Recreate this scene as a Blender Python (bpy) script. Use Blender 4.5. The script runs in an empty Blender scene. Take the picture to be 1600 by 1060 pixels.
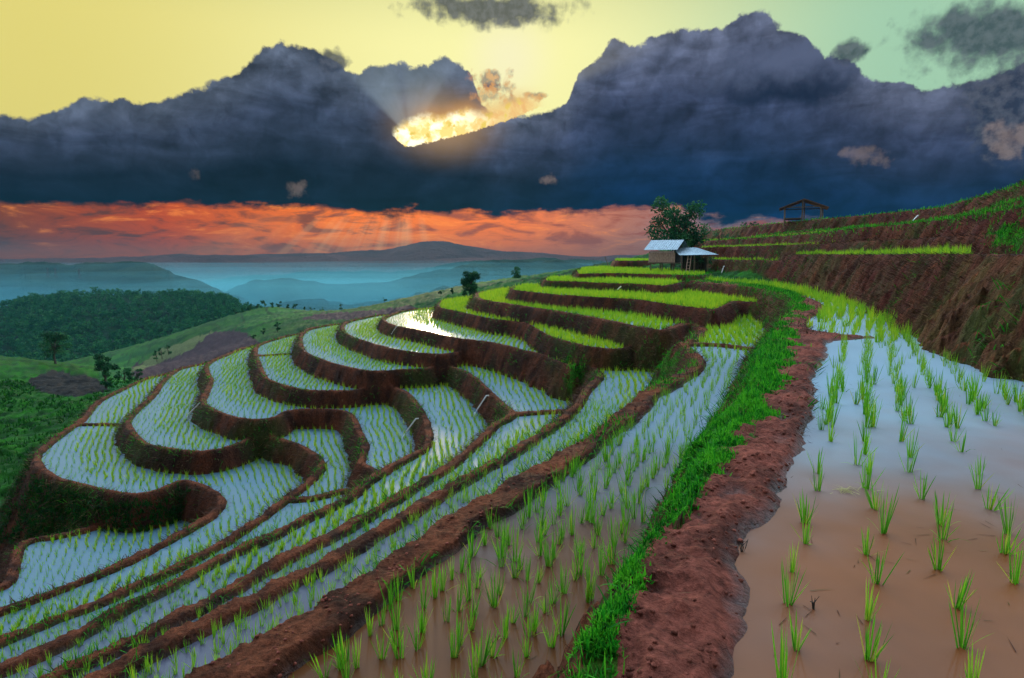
import bpy, bmesh, math, random
import numpy as np
from math import radians, sin, cos, pi, atan2, sqrt
random.seed(7)
rng = np.random.default_rng(11)
scene = bpy.context.scene
COL = scene.collection

# ------------------------------------------------------------------ camera model
F, CX, CY, HY, EYE = 960.0, 800.0, 530.0, 398.0, 1.7
PITCH = math.atan((CY - HY) / F)
cp, sp_ = cos(PITCH), sin(PITCH)

def ray(px, py):
    u = (px - CX) / F; v = (CY - py) / F
    return np.array([u, cp + v * sp_, -sp_ + v * cp])

def at_z(px, py, z):
    d = ray(px, py); t = (z - EYE) / d[2]
    return np.array([d[0] * t, d[1] * t, z])

def at_d(px, py, D):
    d = ray(px, py); t = D / d[1]
    return np.array([d[0] * t, D, EYE + d[2] * t])

def project(P):
    x = P[..., 0]; y = P[..., 1]; z = P[..., 2] - EYE
    dep = y * cp - z * sp_
    up = y * sp_ + z * cp
    dep = np.where(dep < 0.05, 0.05, dep)
    return CX + F * x / dep, CY - F * up / dep

cam_d = bpy.data.cameras.new('camera'); cam = bpy.data.objects.new('camera', cam_d)
COL.objects.link(cam)
cam.location = (0, 0, EYE); cam.rotation_euler = (pi / 2 - PITCH, 0, 0)
cam_d.sensor_width = 36; cam_d.lens = 36 * F / 1600; cam_d.clip_start = 0.05; cam_d.clip_end = 20000
scene.camera = cam

# ------------------------------------------------------------------ helpers
def setp(o, label=None, cat=None, group=None, kind=None):
    if label: o['label'] = label
    if cat: o['category'] = cat
    if group: o['group'] = group
    if kind: o['kind'] = kind
    return o

def mesh_np(name, V, faces_flat, sizes, mat=None, smooth=False, attrs=None):
    V = np.ascontiguousarray(V, dtype=np.float32); sizes = np.asarray(sizes, dtype=np.int32)
    faces_flat = np.ascontiguousarray(faces_flat, dtype=np.int32)
    me = bpy.data.meshes.new(name)
    me.vertices.add(len(V)); me.vertices.foreach_set('co', V.ravel())
    me.loops.add(len(faces_flat)); me.loops.foreach_set('vertex_index', faces_flat)
    me.polygons.add(len(sizes))
    starts = np.concatenate([[0], np.cumsum(sizes)[:-1]]).astype(np.int32)
    me.polygons.foreach_set('loop_start', starts)
    me.update(calc_edges=True)
    me.validate()
    me.polygons.foreach_set('use_smooth', np.full(len(me.polygons), smooth, dtype=bool))
    if attrs:
        for k, a in attrs.items():
            if a.ndim == 2:
                at = me.color_attributes.new(k, 'FLOAT_COLOR', 'POINT')
                full = np.ones((len(V), 4), dtype=np.float32); full[:, :3] = a
                at.data.foreach_set('color', full.ravel())
            else:
                at = me.attributes.new(k, 'FLOAT', 'POINT')
                at.data.foreach_set('value', a.astype(np.float32))
    if mat: me.materials.append(mat)
    return me

def link(name, me, parent=None):
    o = bpy.data.objects.new(name, me); COL.objects.link(o)
    if parent: o.parent = parent
    return o

def empty(name, loc, rz=0):
    o = bpy.data.objects.new(name, None); COL.objects.link(o)
    o.location = loc; o.rotation_euler = (0, 0, rz); o.empty_display_size = 0.2
    return o

class MB:
    """collects boxes, tubes and sheets, links them as one mesh"""
    def __init__(s): s.v = []; s.f = []
    def box(s, c, size, rot=None):
        hx, hy, hz = [k / 2 for k in size]; n = len(s.v)
        for dx in (-1, 1):
            for dy in (-1, 1):
                for dz in (-1, 1):
                    p = np.array([dx * hx, dy * hy, dz * hz])
                    if rot is not None: p = rot @ p
                    s.v.append(tuple(np.array(c) + p))
        for q in ((0, 1, 3, 2), (4, 6, 7, 5), (0, 4, 5, 1), (2, 3, 7, 6), (0, 2, 6, 4), (1, 5, 7, 3)):
            s.f.append(tuple(n + k for k in q))
    def tube(s, pts, rad, seg=7):
        pts = [np.array(p, float) for p in pts]
        if not hasattr(rad, '__len__'): rad = [rad] * len(pts)
        n0 = len(s.v)
        for i, p in enumerate(pts):
            a = pts[max(0, i - 1)]; b = pts[min(len(pts) - 1, i + 1)]
            t = b - a; t = t / (np.linalg.norm(t) + 1e-9)
            ref = np.array([0, 0, 1.0]) if abs(t[2]) < 0.9 else np.array([1.0, 0, 0])
            e1 = np.cross(t, ref); e1 /= np.linalg.norm(e1); e2 = np.cross(t, e1)
            for k in range(seg):
                an = 2 * pi * k / seg
                s.v.append(tuple(p + rad[i] * (cos(an) * e1 + sin(an) * e2)))
        for i in range(len(pts) - 1):
            for k in range(seg):
                a = n0 + i * seg + k; b = n0 + i * seg + (k + 1) % seg
                s.f.append((a, b, b + seg, a + seg))
        s.f.append(tuple(n0 + k for k in range(seg))[::-1])
        s.f.append(tuple(n0 + (len(pts) - 1) * seg + k for k in range(seg)))
    def poly(s, pts):
        n = len(s.v); s.v += [tuple(p) for p in pts]; s.f.append(tuple(range(n, n + len(pts))))
    def build(s, name, mat, parent=None, smooth=False):
        me = bpy.data.meshes.new(name); me.from_pydata(s.v, [], s.f); me.update()
        if smooth: me.polygons.foreach_set('use_smooth', [True] * len(me.polygons))
        me.materials.append(mat)
        return link(name, me, parent)

def hash01(ix, iy, seed):
    h = (ix.astype(np.int64) * 374761393 + iy.astype(np.int64) * 668265263 + seed * 1442695041) & 0xffffffff
    h = ((h ^ (h >> 13)) * 1274126177) & 0xffffffff
    return ((h ^ (h >> 16)) & 0xffff) / 65535.0

def vnoise(x, y, seed=0):
    ix = np.floor(x); iy = np.floor(y); fx = x - ix; fy = y - iy
    fx = fx * fx * (3 - 2 * fx); fy = fy * fy * (3 - 2 * fy)
    a = hash01(ix, iy, seed); b = hash01(ix + 1, iy, seed); c = hash01(ix, iy + 1, seed); d = hash01(ix + 1, iy + 1, seed)
    return (a * (1 - fx) + b * fx) * (1 - fy) + (c * (1 - fx) + d * fx) * fy

def fbm(x, y, oct=4, seed=0):
    s = 0; amp = 0.5; tot = 0
    for i in range(oct):
        s = s + amp * vnoise(x * 2 ** i, y * 2 ** i, seed + i * 17); tot += amp; amp *= 0.5
    return s / tot

def smooth_curve(P, n=6):
    P = np.array(P, float); out = []
    for i in range(len(P) - 1):
        p0 = P[max(i - 1, 0)]; p1 = P[i]; p2 = P[i + 1]; p3 = P[min(i + 2, len(P) - 1)]
        for k in range(n):
            t = k / n
            out.append(0.5 * (2 * p1 + (p2 - p0) * t + (2 * p0 - 5 * p1 + 4 * p2 - p3) * t * t + (3 * p1 - p0 - 3 * p2 + p3) * t ** 3))
    out.append(P[-1]); return np.array(out)

def poly_sdf(px, py, poly, closed=True):
    """signed distance, positive inside"""
    A = np.asarray(poly, float); B = np.roll(A, -1, axis=0)
    if not closed: A, B = A[:-1], B[:-1]
    d2 = np.full(px.shape, 1e18); ins = np.zeros(px.shape, bool)
    for (ax, ay), (bx, by) in zip(A, B):
        ex, ey = bx - ax, by - ay; L = ex * ex + ey * ey + 1e-12
        wx = px - ax; wy = py - ay
        t = np.clip((wx * ex + wy * ey) / L, 0, 1)
        dx = wx - t * ex; dy = wy - t * ey
        np.minimum(d2, dx * dx + dy * dy, out=d2)
        if closed and ay != by:
            c = ((ay > py) != (by > py)) & (px < (bx - ax) * (py - ay) / (by - ay) + ax)
            ins ^= c
    d = np.sqrt(d2)
    return np.where(ins, d, -d) if closed else d

def inpoly(px, py, poly):
    A = np.asarray(poly, float); B = np.roll(A, -1, axis=0); ins = np.zeros(px.shape, bool)
    for (ax, ay), (bx, by) in zip(A, B):
        if ay != by:
            ins ^= ((ay > py) != (by > py)) & (px < (bx - ax) * (py - ay) / (by - ay) + ax)
    return ins

# ------------------------------------------------------------------ node helpers
class NT:
    def __init__(s, tree): s.t = tree; s.n = tree.nodes; s.l = tree.links
    def put(s, sock, v):
        if isinstance(v, bpy.types.NodeSocket): s.l.new(v, sock)
        elif v is not None:
            if hasattr(v, '__len__') and sock.type == 'RGBA' and len(v) == 3: v = (*v, 1)
            sock.default_value = v
    def m(s, op, a, b=None, c=None, clamp=False):
        n = s.n.new('ShaderNodeMath'); n.operation = op; n.use_clamp = clamp
        s.put(n.inputs[0], a); s.put(n.inputs[1], b) if b is not None else None
        if c is not None: s.put(n.inputs[2], c)
        return n.outputs[0]
    def ss(s, x, lo, hi, a=0.0, b=1.0):
        n = s.n.new('ShaderNodeMapRange'); n.interpolation_type = 'SMOOTHSTEP'
        s.put(n.inputs[0], x); s.put(n.inputs[1], lo); s.put(n.inputs[2], hi); s.put(n.inputs[3], a); s.put(n.inputs[4], b)
        return n.outputs[0]
    def lin(s, x, lo, hi, a=0.0, b=1.0):
        n = s.n.new('ShaderNodeMapRange')
        s.put(n.inputs[0], x); s.put(n.inputs[1], lo); s.put(n.inputs[2], hi); s.put(n.inputs[3], a); s.put(n.inputs[4], b)
        return n.outputs[0]
    def mix(s, f, a, b, mode='MIX'):
        n = s.n.new('ShaderNodeMix'); n.data_type = 'RGBA'; n.blend_type = mode
        s.put(n.inputs[0], f); s.put(n.inputs[6], a); s.put(n.inputs[7], b)
        return n.outputs[2]
    def vec(s, x, y, z):
        n = s.n.new('ShaderNodeCombineXYZ'); s.put(n.inputs[0], x); s.put(n.inputs[1], y); s.put(n.inputs[2], z); return n.outputs[0]
    def vm(s, op, a, b):
        n = s.n.new('ShaderNodeVectorMath'); n.operation = op; s.put(n.inputs[0], a); s.put(n.inputs[1], b); return n.outputs[0]
    def noise(s, v, scale, detail=4, rough=0.5, dist=0.0, dim='3D'):
        n = s.n.new('ShaderNodeTexNoise'); n.noise_dimensions = dim; s.put(n.inputs['Vector'], v)
        n.inputs['Scale'].default_value = scale; n.inputs['Detail'].default_value = detail
        n.inputs['Roughness'].default_value = rough; n.inputs['Distortion'].default_value = dist
        return n.outputs['Fac']
    def voro(s, v, scale, smooth=0.6):
        n = s.n.new('ShaderNodeTexVoronoi'); n.voronoi_dimensions = '2D'; n.feature = 'SMOOTH_F1'; s.put(n.inputs['Vector'], v)
        n.inputs['Scale'].default_value = scale; n.inputs['Smoothness'].default_value = smooth
        return n.outputs['Distance']
    def ramp(s, f, stops):
        n = s.n.new('ShaderNodeValToRGB'); s.put(n.inputs[0], f); e = n.color_ramp.elements
        while len(e) < len(stops): e.new(0.5)
        for el, (p, c) in zip(e, stops): el.position = p; el.color = (*c, 1)
        return n.outputs[0]
    def curve(s, x, pts, x0, x1, y0, y1):
        """piecewise curve through pts, x in [x0,x1], y in [y0,y1]"""
        n = s.n.new('ShaderNodeFloatCurve'); c = n.mapping.curves[0]
        q = sorted(((px - x0) / (x1 - x0), (py - y0) / (y1 - y0)) for px, py in pts)
        while len(c.points) < len(q): c.points.new(0.5, 0.5)
        for p, (a, b) in zip(c.points, q): p.location = (a, b); p.handle_type = 'VECTOR'
        n.mapping.extend = 'HORIZONTAL'; n.mapping.update()
        s.put(n.inputs['Value'], s.lin(x, x0, x1)); n.inputs['Factor'].default_value = 1
        return s.lin(n.outputs[0], 0, 1, y0, y1)
    def attr(s, name, out='Color'):
        n = s.n.new('ShaderNodeAttribute'); n.attribute_name = name; return n.outputs[out]

def srgb(r, g, b):
    f = lambda c: (c / 255 / 12.92) if c / 255 <= 0.04045 else ((c / 255 + 0.055) / 1.055) ** 2.4
    return (f(r), f(g), f(b))

def new_mat(name):
    m = bpy.data.materials.new(name); m.use_nodes = True
    t = NT(m.node_tree); b = m.node_tree.nodes['Principled BSDF']
    return m, t, b

def simple_mat(name, col, rough=0.7, var=0.35, scale=8, stretch=(1, 1, 1), metal=0, spec=0.3):
    m, t, b = new_mat(name)
    co = t.n.new('ShaderNodeTexCoord').outputs['Object']
    v = t.vm('MULTIPLY', co, stretch)
    n = t.noise(v, scale, 6, 0.6)
    dark = tuple(c * (1 - var) for c in col); lite = tuple(min(1, c * (1 + var)) for c in col)
    t.put(b.inputs['Base Color'], t.ramp(n, [(0.3, dark), (0.7, lite)]))
    b.inputs['Roughness'].default_value = rough; b.inputs['Metallic'].default_value = metal
    b.inputs['Specular IOR Level'].default_value = spec
    return m

def leaf_mat(name, stops, trans=0.4, rough=0.55):
    """foliage: colour varies per leaf through the 'tint' attribute, light passes through the leaf"""
    m, t, b = new_mat(name)
    f = t.attr('tint', 'Fac'); c = t.ramp(f, stops)
    t.put(b.inputs['Base Color'], c); b.inputs['Roughness'].default_value = rough
    b.inputs['Specular IOR Level'].default_value = 0.08
    tr = t.n.new('ShaderNodeBsdfTranslucent'); t.put(tr.inputs['Color'], c)
    mx = t.n.new('ShaderNodeMixShader'); mx.inputs[0].default_value = trans
    t.l.new(b.outputs[0], mx.inputs[1]); t.l.new(tr.outputs[0], mx.inputs[2])
    t.l.new(mx.outputs[0], t.n['Material Output'].inputs['Surface'])
    return m
# ------------------------------------------------------------------ terrace contours (rim lines)
# every terrace: level, rim width, bank slope, rim line from the back of its nose round the bowl to the near side
RIM = 0.11
A = dict(T0=8.9, T1=7.95, T2=7.3, T3=6.65, T4=6.05, T5=5.35, T6=4.8, T7=4.27, T7b=3.6, T8=2.9, T9=2.28, T10=1.8, T11=1.42, T12=0.70)
LV = {k: EYE - v for k, v in A.items()}
LV.update(L0=0.0, R0=1.22, R1=1.58, R2=2.2, R3=2.95, R4=3.35, R5=4.45)

def rim(name, pts):
    return [at_z(x, y, LV[name] + RIM)[:2] for x, y in pts]
def plan(pts):
    return [np.array([(x - CX) / F * d, d]) for x, d in pts]

def up_chain(start):
    """interior points of the higher terraces, used to close a rim line on its uphill side"""
    ch = [('T6', 640, 515), ('T7', 690, 500), ('T7b', 735, 478), ('T8', 800, 462), ('T9', 850, 455), ('T10', 930, 436), ('T11', 985, 422)]
    names = [c[0] for c in ch]
    i = names.index(start) if start in names else 0
    return [at_z(x, y, LV[n])[:2] for n, x, y in ch[i:]] + [np.array([16., 62.]), np.array([45., 85.]), np.array([60., 60.]), np.array([60., -8.])]

rims = {}
def cake(name, line, closing, tail, w=0.3, c=0.5):
    L = smooth_curve(line, 5)
    rims[name] = dict(line=L, poly=np.array(list(L) + list(tail) + list(closing)[::-1]), z=LV[name], w=w, c=c)

P = rim('T0', [(-60, 925), (0, 912), (13, 886), (26, 851), (58, 838), (87, 834), (130, 825)])
cake('T0', [P[0] + np.array([-0.3, -1.0])] + P, [np.array([-12., 24.]), np.array([-3., 14.]), np.array([-5, 0.])][:0] , [], 0.3)
rims['T0']['poly'] = np.array(list(rims['T0']['line']) + [at_z(300, 780, LV['T0'])[:2], at_z(360, 850, LV['T0'])[:2], at_z(300, 1000, LV['T0'])[:2], at_z(-200, 1100, LV['T0'])[:2], at_z(-200, 990, LV['T0'])[:2]])

off = lambda x, y, n: [at_z(x, y, LV[n])[:2]]
END = [np.array([-16., -8.])]
cake('T1', rim('T1', [(320, 570), (258, 583), (225, 591), (187, 608), (150, 627), (125, 655), (105, 668), (75, 690), (54, 709), (55, 727), (80, 746), (120, 757), (175, 770), (212, 773), (250, 766), (270, 757), (285, 752), (303, 757), (322, 765), (337, 776), (338, 788), (317, 809), (264, 838), (185, 878), (79, 920), (0, 949), (-80, 975)]),
     [at_z(400, 600, LV['T4'])[:2]] + up_chain('T6'), off(-400, 1060, 'T1') + END)
cake('T2', rim('T2', [(395, 545), (320, 566), (282, 574), (265, 583), (250, 597), (235, 617), (207, 642), (195, 657), (200, 672), (220, 692), (250, 700), (300, 706), (345, 702), (380, 691), (395, 684), (420, 684), (445, 690), (465, 697), (488, 711), (497, 721), (494, 735), (475, 753), (445, 776), (400, 808), (350, 841), (317, 859), (264, 886), (211, 909), (158, 933), (79, 962), (0, 994), (-80, 1022)]),
     [at_z(430, 590, LV['T4'])[:2]] + up_chain('T6'), off(-400, 1130, 'T2') + END)
cake('T3', rim('T3', [(465, 530), (395, 539), (350, 554), (322, 567), (320, 580), (326, 593), (318, 612), (313, 628), (332, 641), (362, 652), (400, 656), (432, 652), (450, 643), (475, 640), (525, 641), (545, 649), (555, 670), (565, 695), (558, 720), (572, 731), (592, 738), (640, 725)]),
     [at_z(490, 560, LV['T5'])[:2]] + up_chain('T6'), [at_z(900, 600, LV['T8'])[:2], np.array([6., 9.]), np.array([60, -8.])])
cake('T4', rim('T4', [(530, 515), (465, 521), (425, 530), (400, 539), (396, 548), (399, 562), (406, 580), (414, 592), (440, 602), (475, 609), (520, 611), (562, 609), (585, 600), (600, 602), (614, 606), (633, 615), (646, 630), (658, 650), (664, 670), (664, 687), (655, 701), (637, 710), (590, 737), (567, 752), (550, 767), (525, 782), (487, 800), (450, 817), (412, 837), (350, 862), (291, 891), (238, 920), (185, 946), (132, 975), (79, 1002), (0, 1036), (-80, 1068)]),
     up_chain('T6'), off(-400, 1220, 'T4') + END)
cake('T5', rim('T5', [(590, 500), (530, 505), (487, 512), (470, 520), (466, 531), (472, 548), (495, 560), (525, 570), (562, 578), (587, 580), (625, 578), (665, 576), (690, 571), (722, 580), (740, 592), (760, 610), (780, 630), (796, 646), (770, 661), (750, 680), (700, 722), (650, 752), (600, 782), (562, 805), (525, 825), (490, 842), (450, 860), (400, 887), (343, 920), (291, 946), (211, 986), (158, 1010), (92, 1039), (20, 1075)]),
     up_chain('T7'), off(-300, 1260, 'T5') + END)
cake('T6', rim('T6', [(640, 492), (597, 491), (562, 497), (537, 504), (532, 512), (536, 519), (547, 526), (562, 531), (600, 543), (650, 551), (690, 553), (718, 550), (735, 543), (765, 525)]),
     up_chain('T7b'), [at_z(860, 520, LV['T7b'])[:2], np.array([9., 12.]), np.array([60, -8.])])
cake('T7', rim('T7', [(700, 476), (667, 481), (650, 482), (625, 486), (602, 494), (597, 499), (604, 505), (625, 511), (662, 518), (715, 529), (765, 535), (815, 547), (840, 553), (870, 565), (893, 573), (905, 568), (916, 567), (925, 575), (933, 586), (912, 607), (900, 626), (875, 651), (837, 676), (794, 704), (747, 729), (700, 756), (650, 785), (600, 815), (562, 837), (500, 872), (462, 890), (425, 907), (387, 930), (350, 945), (230, 1005), (120, 1060)]),
     up_chain('T7b'), off(-200, 1280, 'T7') + END, 0.28)
cake('T7b', rim('T7b', [(790, 458), (740, 462), (697, 467), (686, 472), (684, 478), (690, 482), (715, 487), (765, 498), (815, 504), (838, 515), (857, 525), (890, 535), (927, 543), (977, 544), (1010, 530)]),
     up_chain('T8'), [at_z(1060, 500, LV['T9'])[:2], np.array([11., 14.]), np.array([60, -8.])], 0.22)
cake('T8', rim('T8', [(840, 448), (800, 449), (777, 451), (747, 457), (741, 463), (748, 468), (765, 471), (815, 479), (890, 490), (940, 500), (990, 510), (1030, 516), (1055, 513), (1075, 506), (1088, 510), (1088, 518), (1072, 530), (1058, 536), (1064, 543), (1079, 566), (1045, 590), (1006, 609), (981, 632), (950, 655), (900, 690), (856, 718), (825, 736), (762, 773), (700, 806), (650, 842), (600, 873), (562, 900), (512, 930), (487, 952), (437, 977), (387, 1008), (350, 1027), (250, 1085)]),
     up_chain('T9'), off(0, 1250, 'T8') + [np.array([-6., -8.])], 0.5, 0.55)
cake('T9', rim('T9', [(880, 443), (845, 445), (815, 446), (802, 449), (800, 452), (807, 454), (865, 460), (940, 465), (990, 468), (1040, 475), (1100, 482), (1122, 483), (1150, 470)]),
     up_chain('T10'), [np.array([14., 22.]), np.array([60, 0.])], 0.22)
cake('T10', rim('T10', [(920, 432), (880, 433), (857, 434), (850, 437), (856, 439), (890, 440), (940, 442), (1000, 444), (1044, 446), (1070, 440)]),
     up_chain('T11'), [np.array([16., 30.]), np.array([60, 0.])], 0.25)
cake('T11', rim('T11', [(960, 416), (915, 419), (905, 421), (899, 427), (915, 428), (950, 427), (1000, 428), (1035, 429), (1065, 430), (1098, 430), (1115, 426)]),
     up_chain('none')[-4:], [np.array([17.5, 44.]), np.array([40., 40.])], 0.3, 0.5)
cake('T12', rim('T12', [(1000, 404.5), (972, 405), (960, 406.3), (962, 407.5), (1000, 407.5), (1060, 407)]),
     [np.array([26., 68.]), np.array([40., 80.]), np.array([30., 96.])], [np.array([19.5, 60.])], 0.3, 0.5)
cake('L0', rim('L0', [(1068, 432), (1064, 435), (1075, 437), (1100, 441), (1150, 446), (1190, 450), (1220, 457), (1237, 466), (1243, 478), (1230, 492), (1212, 510), (1203, 535), (1193, 562), (1180, 600), (1158, 640), (1132, 680), (1100, 728), (1076, 770), (1045, 810), (1018, 850), (990, 905), (952, 960), (900, 1030), (872, 1066), (800, 1160)]),
     [np.array([17., 48.]), np.array([45., 60.]), np.array([60., 40.]), np.array([60., -8.])], [np.array([-0.3, 0.6]), np.array([-1., -8.])], 0.3, 0.62)
cake('R0', plan([(1102, 51), (1108, 47.6), (1140, 44.2), (1190, 40), (1230, 35.6), (1262, 33.2)]), [np.array([20, 58.]), np.array([60., 60.])], [np.array([18., 31.]), np.array([60, 20.])], 0.3, 0.6)
cake('R1', plan([(1225, 39), (1242, 34), (1300, 27.6), (1370, 21.6), (1440, 16.4), (1500, 13.2), (1560, 11.0), (1640, 9.1), (1800, 7.6), (2300, 6.2), (3600, 4.0)]), [np.array([19., 40.]), np.array([60., 60.])], [np.array([11., -8.]), np.array([60, -8.])], 0.3, 0.6)
cake('R2', plan([(1085, 56), (1110, 52), (1150, 48), (1250, 38), (1335, 29.8), (1400, 26.0), (1500, 20.3), (1600, 16.3), (1800, 13), (2300, 10)]), [np.array([22., 66.]), np.array([60., 60.])], [np.array([18., -8.]), np.array([60, -8.])], 0.3, 0.6)
cake('R3', plan([(1085, 64), (1110, 60), (1150, 54.5), (1250, 42), (1312, 34.3), (1345, 31.2), (1420, 27.5), (1500, 22.2), (1600, 17.6), (1800, 14), (2300, 11)]), [np.array([22., 70.]), np.array([60., 70.])], [np.array([20., -8.]), np.array([60, -8.])], 0.3, 0.6)
cake('R4', plan([(1190, 56), (1250, 48), (1300, 43.5), (1340, 39.3), (1400, 36.5), (1437, 33.8), (1513, 26.5), (1600, 19.6), (1800, 15.4), (2300, 12)]), [np.array([25., 72.]), np.array([60., 70.])], [np.array([22., -8.]), np.array([60, -8.])], 0.3, 0.6)
cake('R5', plan([(1085, 80), (1110, 74), (1150, 65), (1216, 57), (1282, 50), (1350, 45.5), (1447, 39), (1487, 34.5), (1572, 26.5), (1600, 23.8), (1800, 18.5), (2300, 14)]), [np.array([26., 95.]), np.array([90., 90.])], [np.array([26., -8.]), np.array([90, -8.])], 0.4, 0.75)
ORDER = ['T0', 'T1', 'T2', 'T3', 'T4', 'T5', 'T6', 'T7', 'T7b', 'T8', 'T9', 'T10', 'T11', 'T12', 'L0', 'R0', 'R1', 'R2', 'R3', 'R4', 'R5']

# shore of the flooded paddy beside the path (its far part is the bright green field)
shore_px = [(1068, 433), (1078, 436.3), (1100, 439.6), (1150, 444.2), (1195, 449.3), (1235, 458), (1264, 468), (1285, 478), (1284, 489), (1262, 500), (1258, 512), (1280, 523), (1325, 528), (1365, 528.5), (1330, 531), (1292, 535),
            (1284, 560), (1268, 595), (1270, 630), (1252, 680), (1226, 735), (1212, 770), (1196, 800), (1150, 842), (1135, 880), (1148, 920), (1140, 975), (1128, 1065), (1120, 1200)]
shore = [at_z(x, y, 0.0)[:2] for x, y in shore_px]
foot = [at_z(x, y, 0.0)[:2] for x, y in [(1110, 432), (1170, 438), (1240, 450), (1300, 460), (1370, 476), (1440, 502), (1480, 530), (1540, 562), (1600, 598)]]
pond_poly = np.array(list(smooth_curve(shore, 4)) + [np.array([0.5, 0.2]), np.array([0.5, -6]), np.array([8., -6])] + [np.array([7.5, 4.])] + [f + np.array([1.5, 0.6]) for f in foot[::-1]])

cross_px = [('T1', [(110, 663), (150, 662), (192, 663)]), ('T4', [(394, 555), (425, 554), (456, 552)]),
            ('T2', [(435, 780), (487, 777), (525, 768), (545, 764)]), ('T5', [(790, 647), (830, 644), (878, 641)]),
            ('T8', [(1052, 537), (1115, 537), (1145, 540), (1170, 543)])]

# ------------------------------------------------------------------ natural slope below and behind the terraces
ctrl = [(0, 900, 20.5), (-150, 900, 19), (0, 840, 21.5), (0, 770, 25), (0, 700, 34.5), (0, 640, 47), (0, 600, 61), (0, 556, 78), (-200, 560, 80), (-250, 700, 36), (-300, 900, 17), (60, 640, 46), (70, 566, 76), (150, 578, 72), (120, 610, 56), (190, 600, 60),
        (-100, 1100, 13), (150, 800, 23.5), (300, 800, 21), (250, 600, 70), (200, 577, 84), (-200, 590, 130), (0, 585, 140), (100, 600, 130), (200, 600, 120),
        (270, 566, 95), (330, 552, 105), (290, 540, 128), (350, 514, 140), (420, 500, 125), (400, 530, 95), (480, 505, 105), (520, 488, 135), (430, 480, 170), (380, 488, 165), (600, 474, 118), (680, 466, 85), (740, 453, 82), (740, 444, 110), (850, 430, 85), (880, 424, 110), (950, 415, 100),
        (520, 505, 180), (350, 530, 210), (620, 490, 190), (760, 465, 190), (900, 440, 190), (1000, 425, 190), (1100, 400, 130), (1150, 362, 95), (1250, 372, 130), (1400, 380, 130), (1600, 380, 120), (1500, 345, 62), (1700, 300, 45),
        (300, 560, 270), (100, 590, 260), (-100, 600, 260), (600, 520, 280), (900, 480, 280), (1200, 450, 280), (1600, 430, 280), (-300, 580, 270), (-300, 640, 130)]
CP = np.array([at_d(*c) for c in ctrl])
def tps(r2): return 0.5 * r2 * np.log(r2 + 1e-9)
_d = ((CP[:, None, :2] - CP[None, :, :2]) ** 2).sum(-1)
_K = np.zeros((len(CP) + 3,) * 2); n_ = len(CP)
_K[:n_, :n_] = tps(_d) + np.eye(n_) * 3.0; _K[:n_, n_] = 1; _K[:n_, n_ + 1:] = CP[:, :2]; _K[n_:, :n_] = _K[:n_, n_:].T
_W = np.linalg.solve(_K, np.concatenate([CP[:, 2], np.zeros(3)]))
def base_h(x, y):
    h = _W[n_] + _W[n_ + 1] * x + _W[n_ + 2] * y
    for i in range(n_):
        h = h + _W[i] * tps((x - CP[i, 0]) ** 2 + (y - CP[i, 1]) ** 2)
    return h

# ------------------------------------------------------------------ terrain sheet on a polar grid
th = np.radians(np.concatenate([np.linspace(-62, -44, 40, endpoint=False), np.linspace(-44, 44, 760, endpoint=False), np.linspace(44, 70, 60)]))
rs = [0.3]
while rs[-1] < 84: rs.append(rs[-1] + 0.022 + 0.0034 * rs[-1])
while rs[-1] < 290: rs.append(rs[-1] * 1.014)
rs = np.array(rs); NT_, NR = len(th), len(rs)
R, TH = np.meshgrid(rs, th, indexing='ij')
X = R * np.sin(TH); Y = R * np.cos(TH)

def sdf_grid(poly, near=3.0, lim=95.0, closed=True):
    """signed distance on the grid: coarse everywhere, exact near the line"""
    S = np.full(X.shape, -50.0); nr = int(np.searchsorted(rs, lim))
    ir = np.arange(0, nr, 6); it = np.arange(0, NT_, 6)
    sc = poly_sdf(X[np.ix_(ir, it)], Y[np.ix_(ir, it)], poly, closed)
    jr = np.minimum((np.arange(nr) + 3) // 6, len(ir) - 1); jt = np.minimum((np.arange(NT_) + 3) // 6, len(it) - 1)
    sub = sc[np.ix_(jr, jt)]
    spac = 6 * (0.03 + 0.0045 * R[:nr])
    msk = np.abs(sub) < near + spac
    sub[msk] = poly_sdf(X[:nr][msk], Y[:nr][msk], poly, closed)
    S[:nr] = sub
    return S

fine = (fbm(X * 5, Y * 5, 4, 3) - 0.5); mid = (fbm(X * 1.3, Y * 1.3, 4, 9) - 0.5); clod = fbm(X * 16, Y * 16, 3, 21) - 0.5
BASE = base_h(X, Y)
BASE += (mid * 0.8 + fine * 0.2) * np.clip(R / 30, 0, 1)
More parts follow.
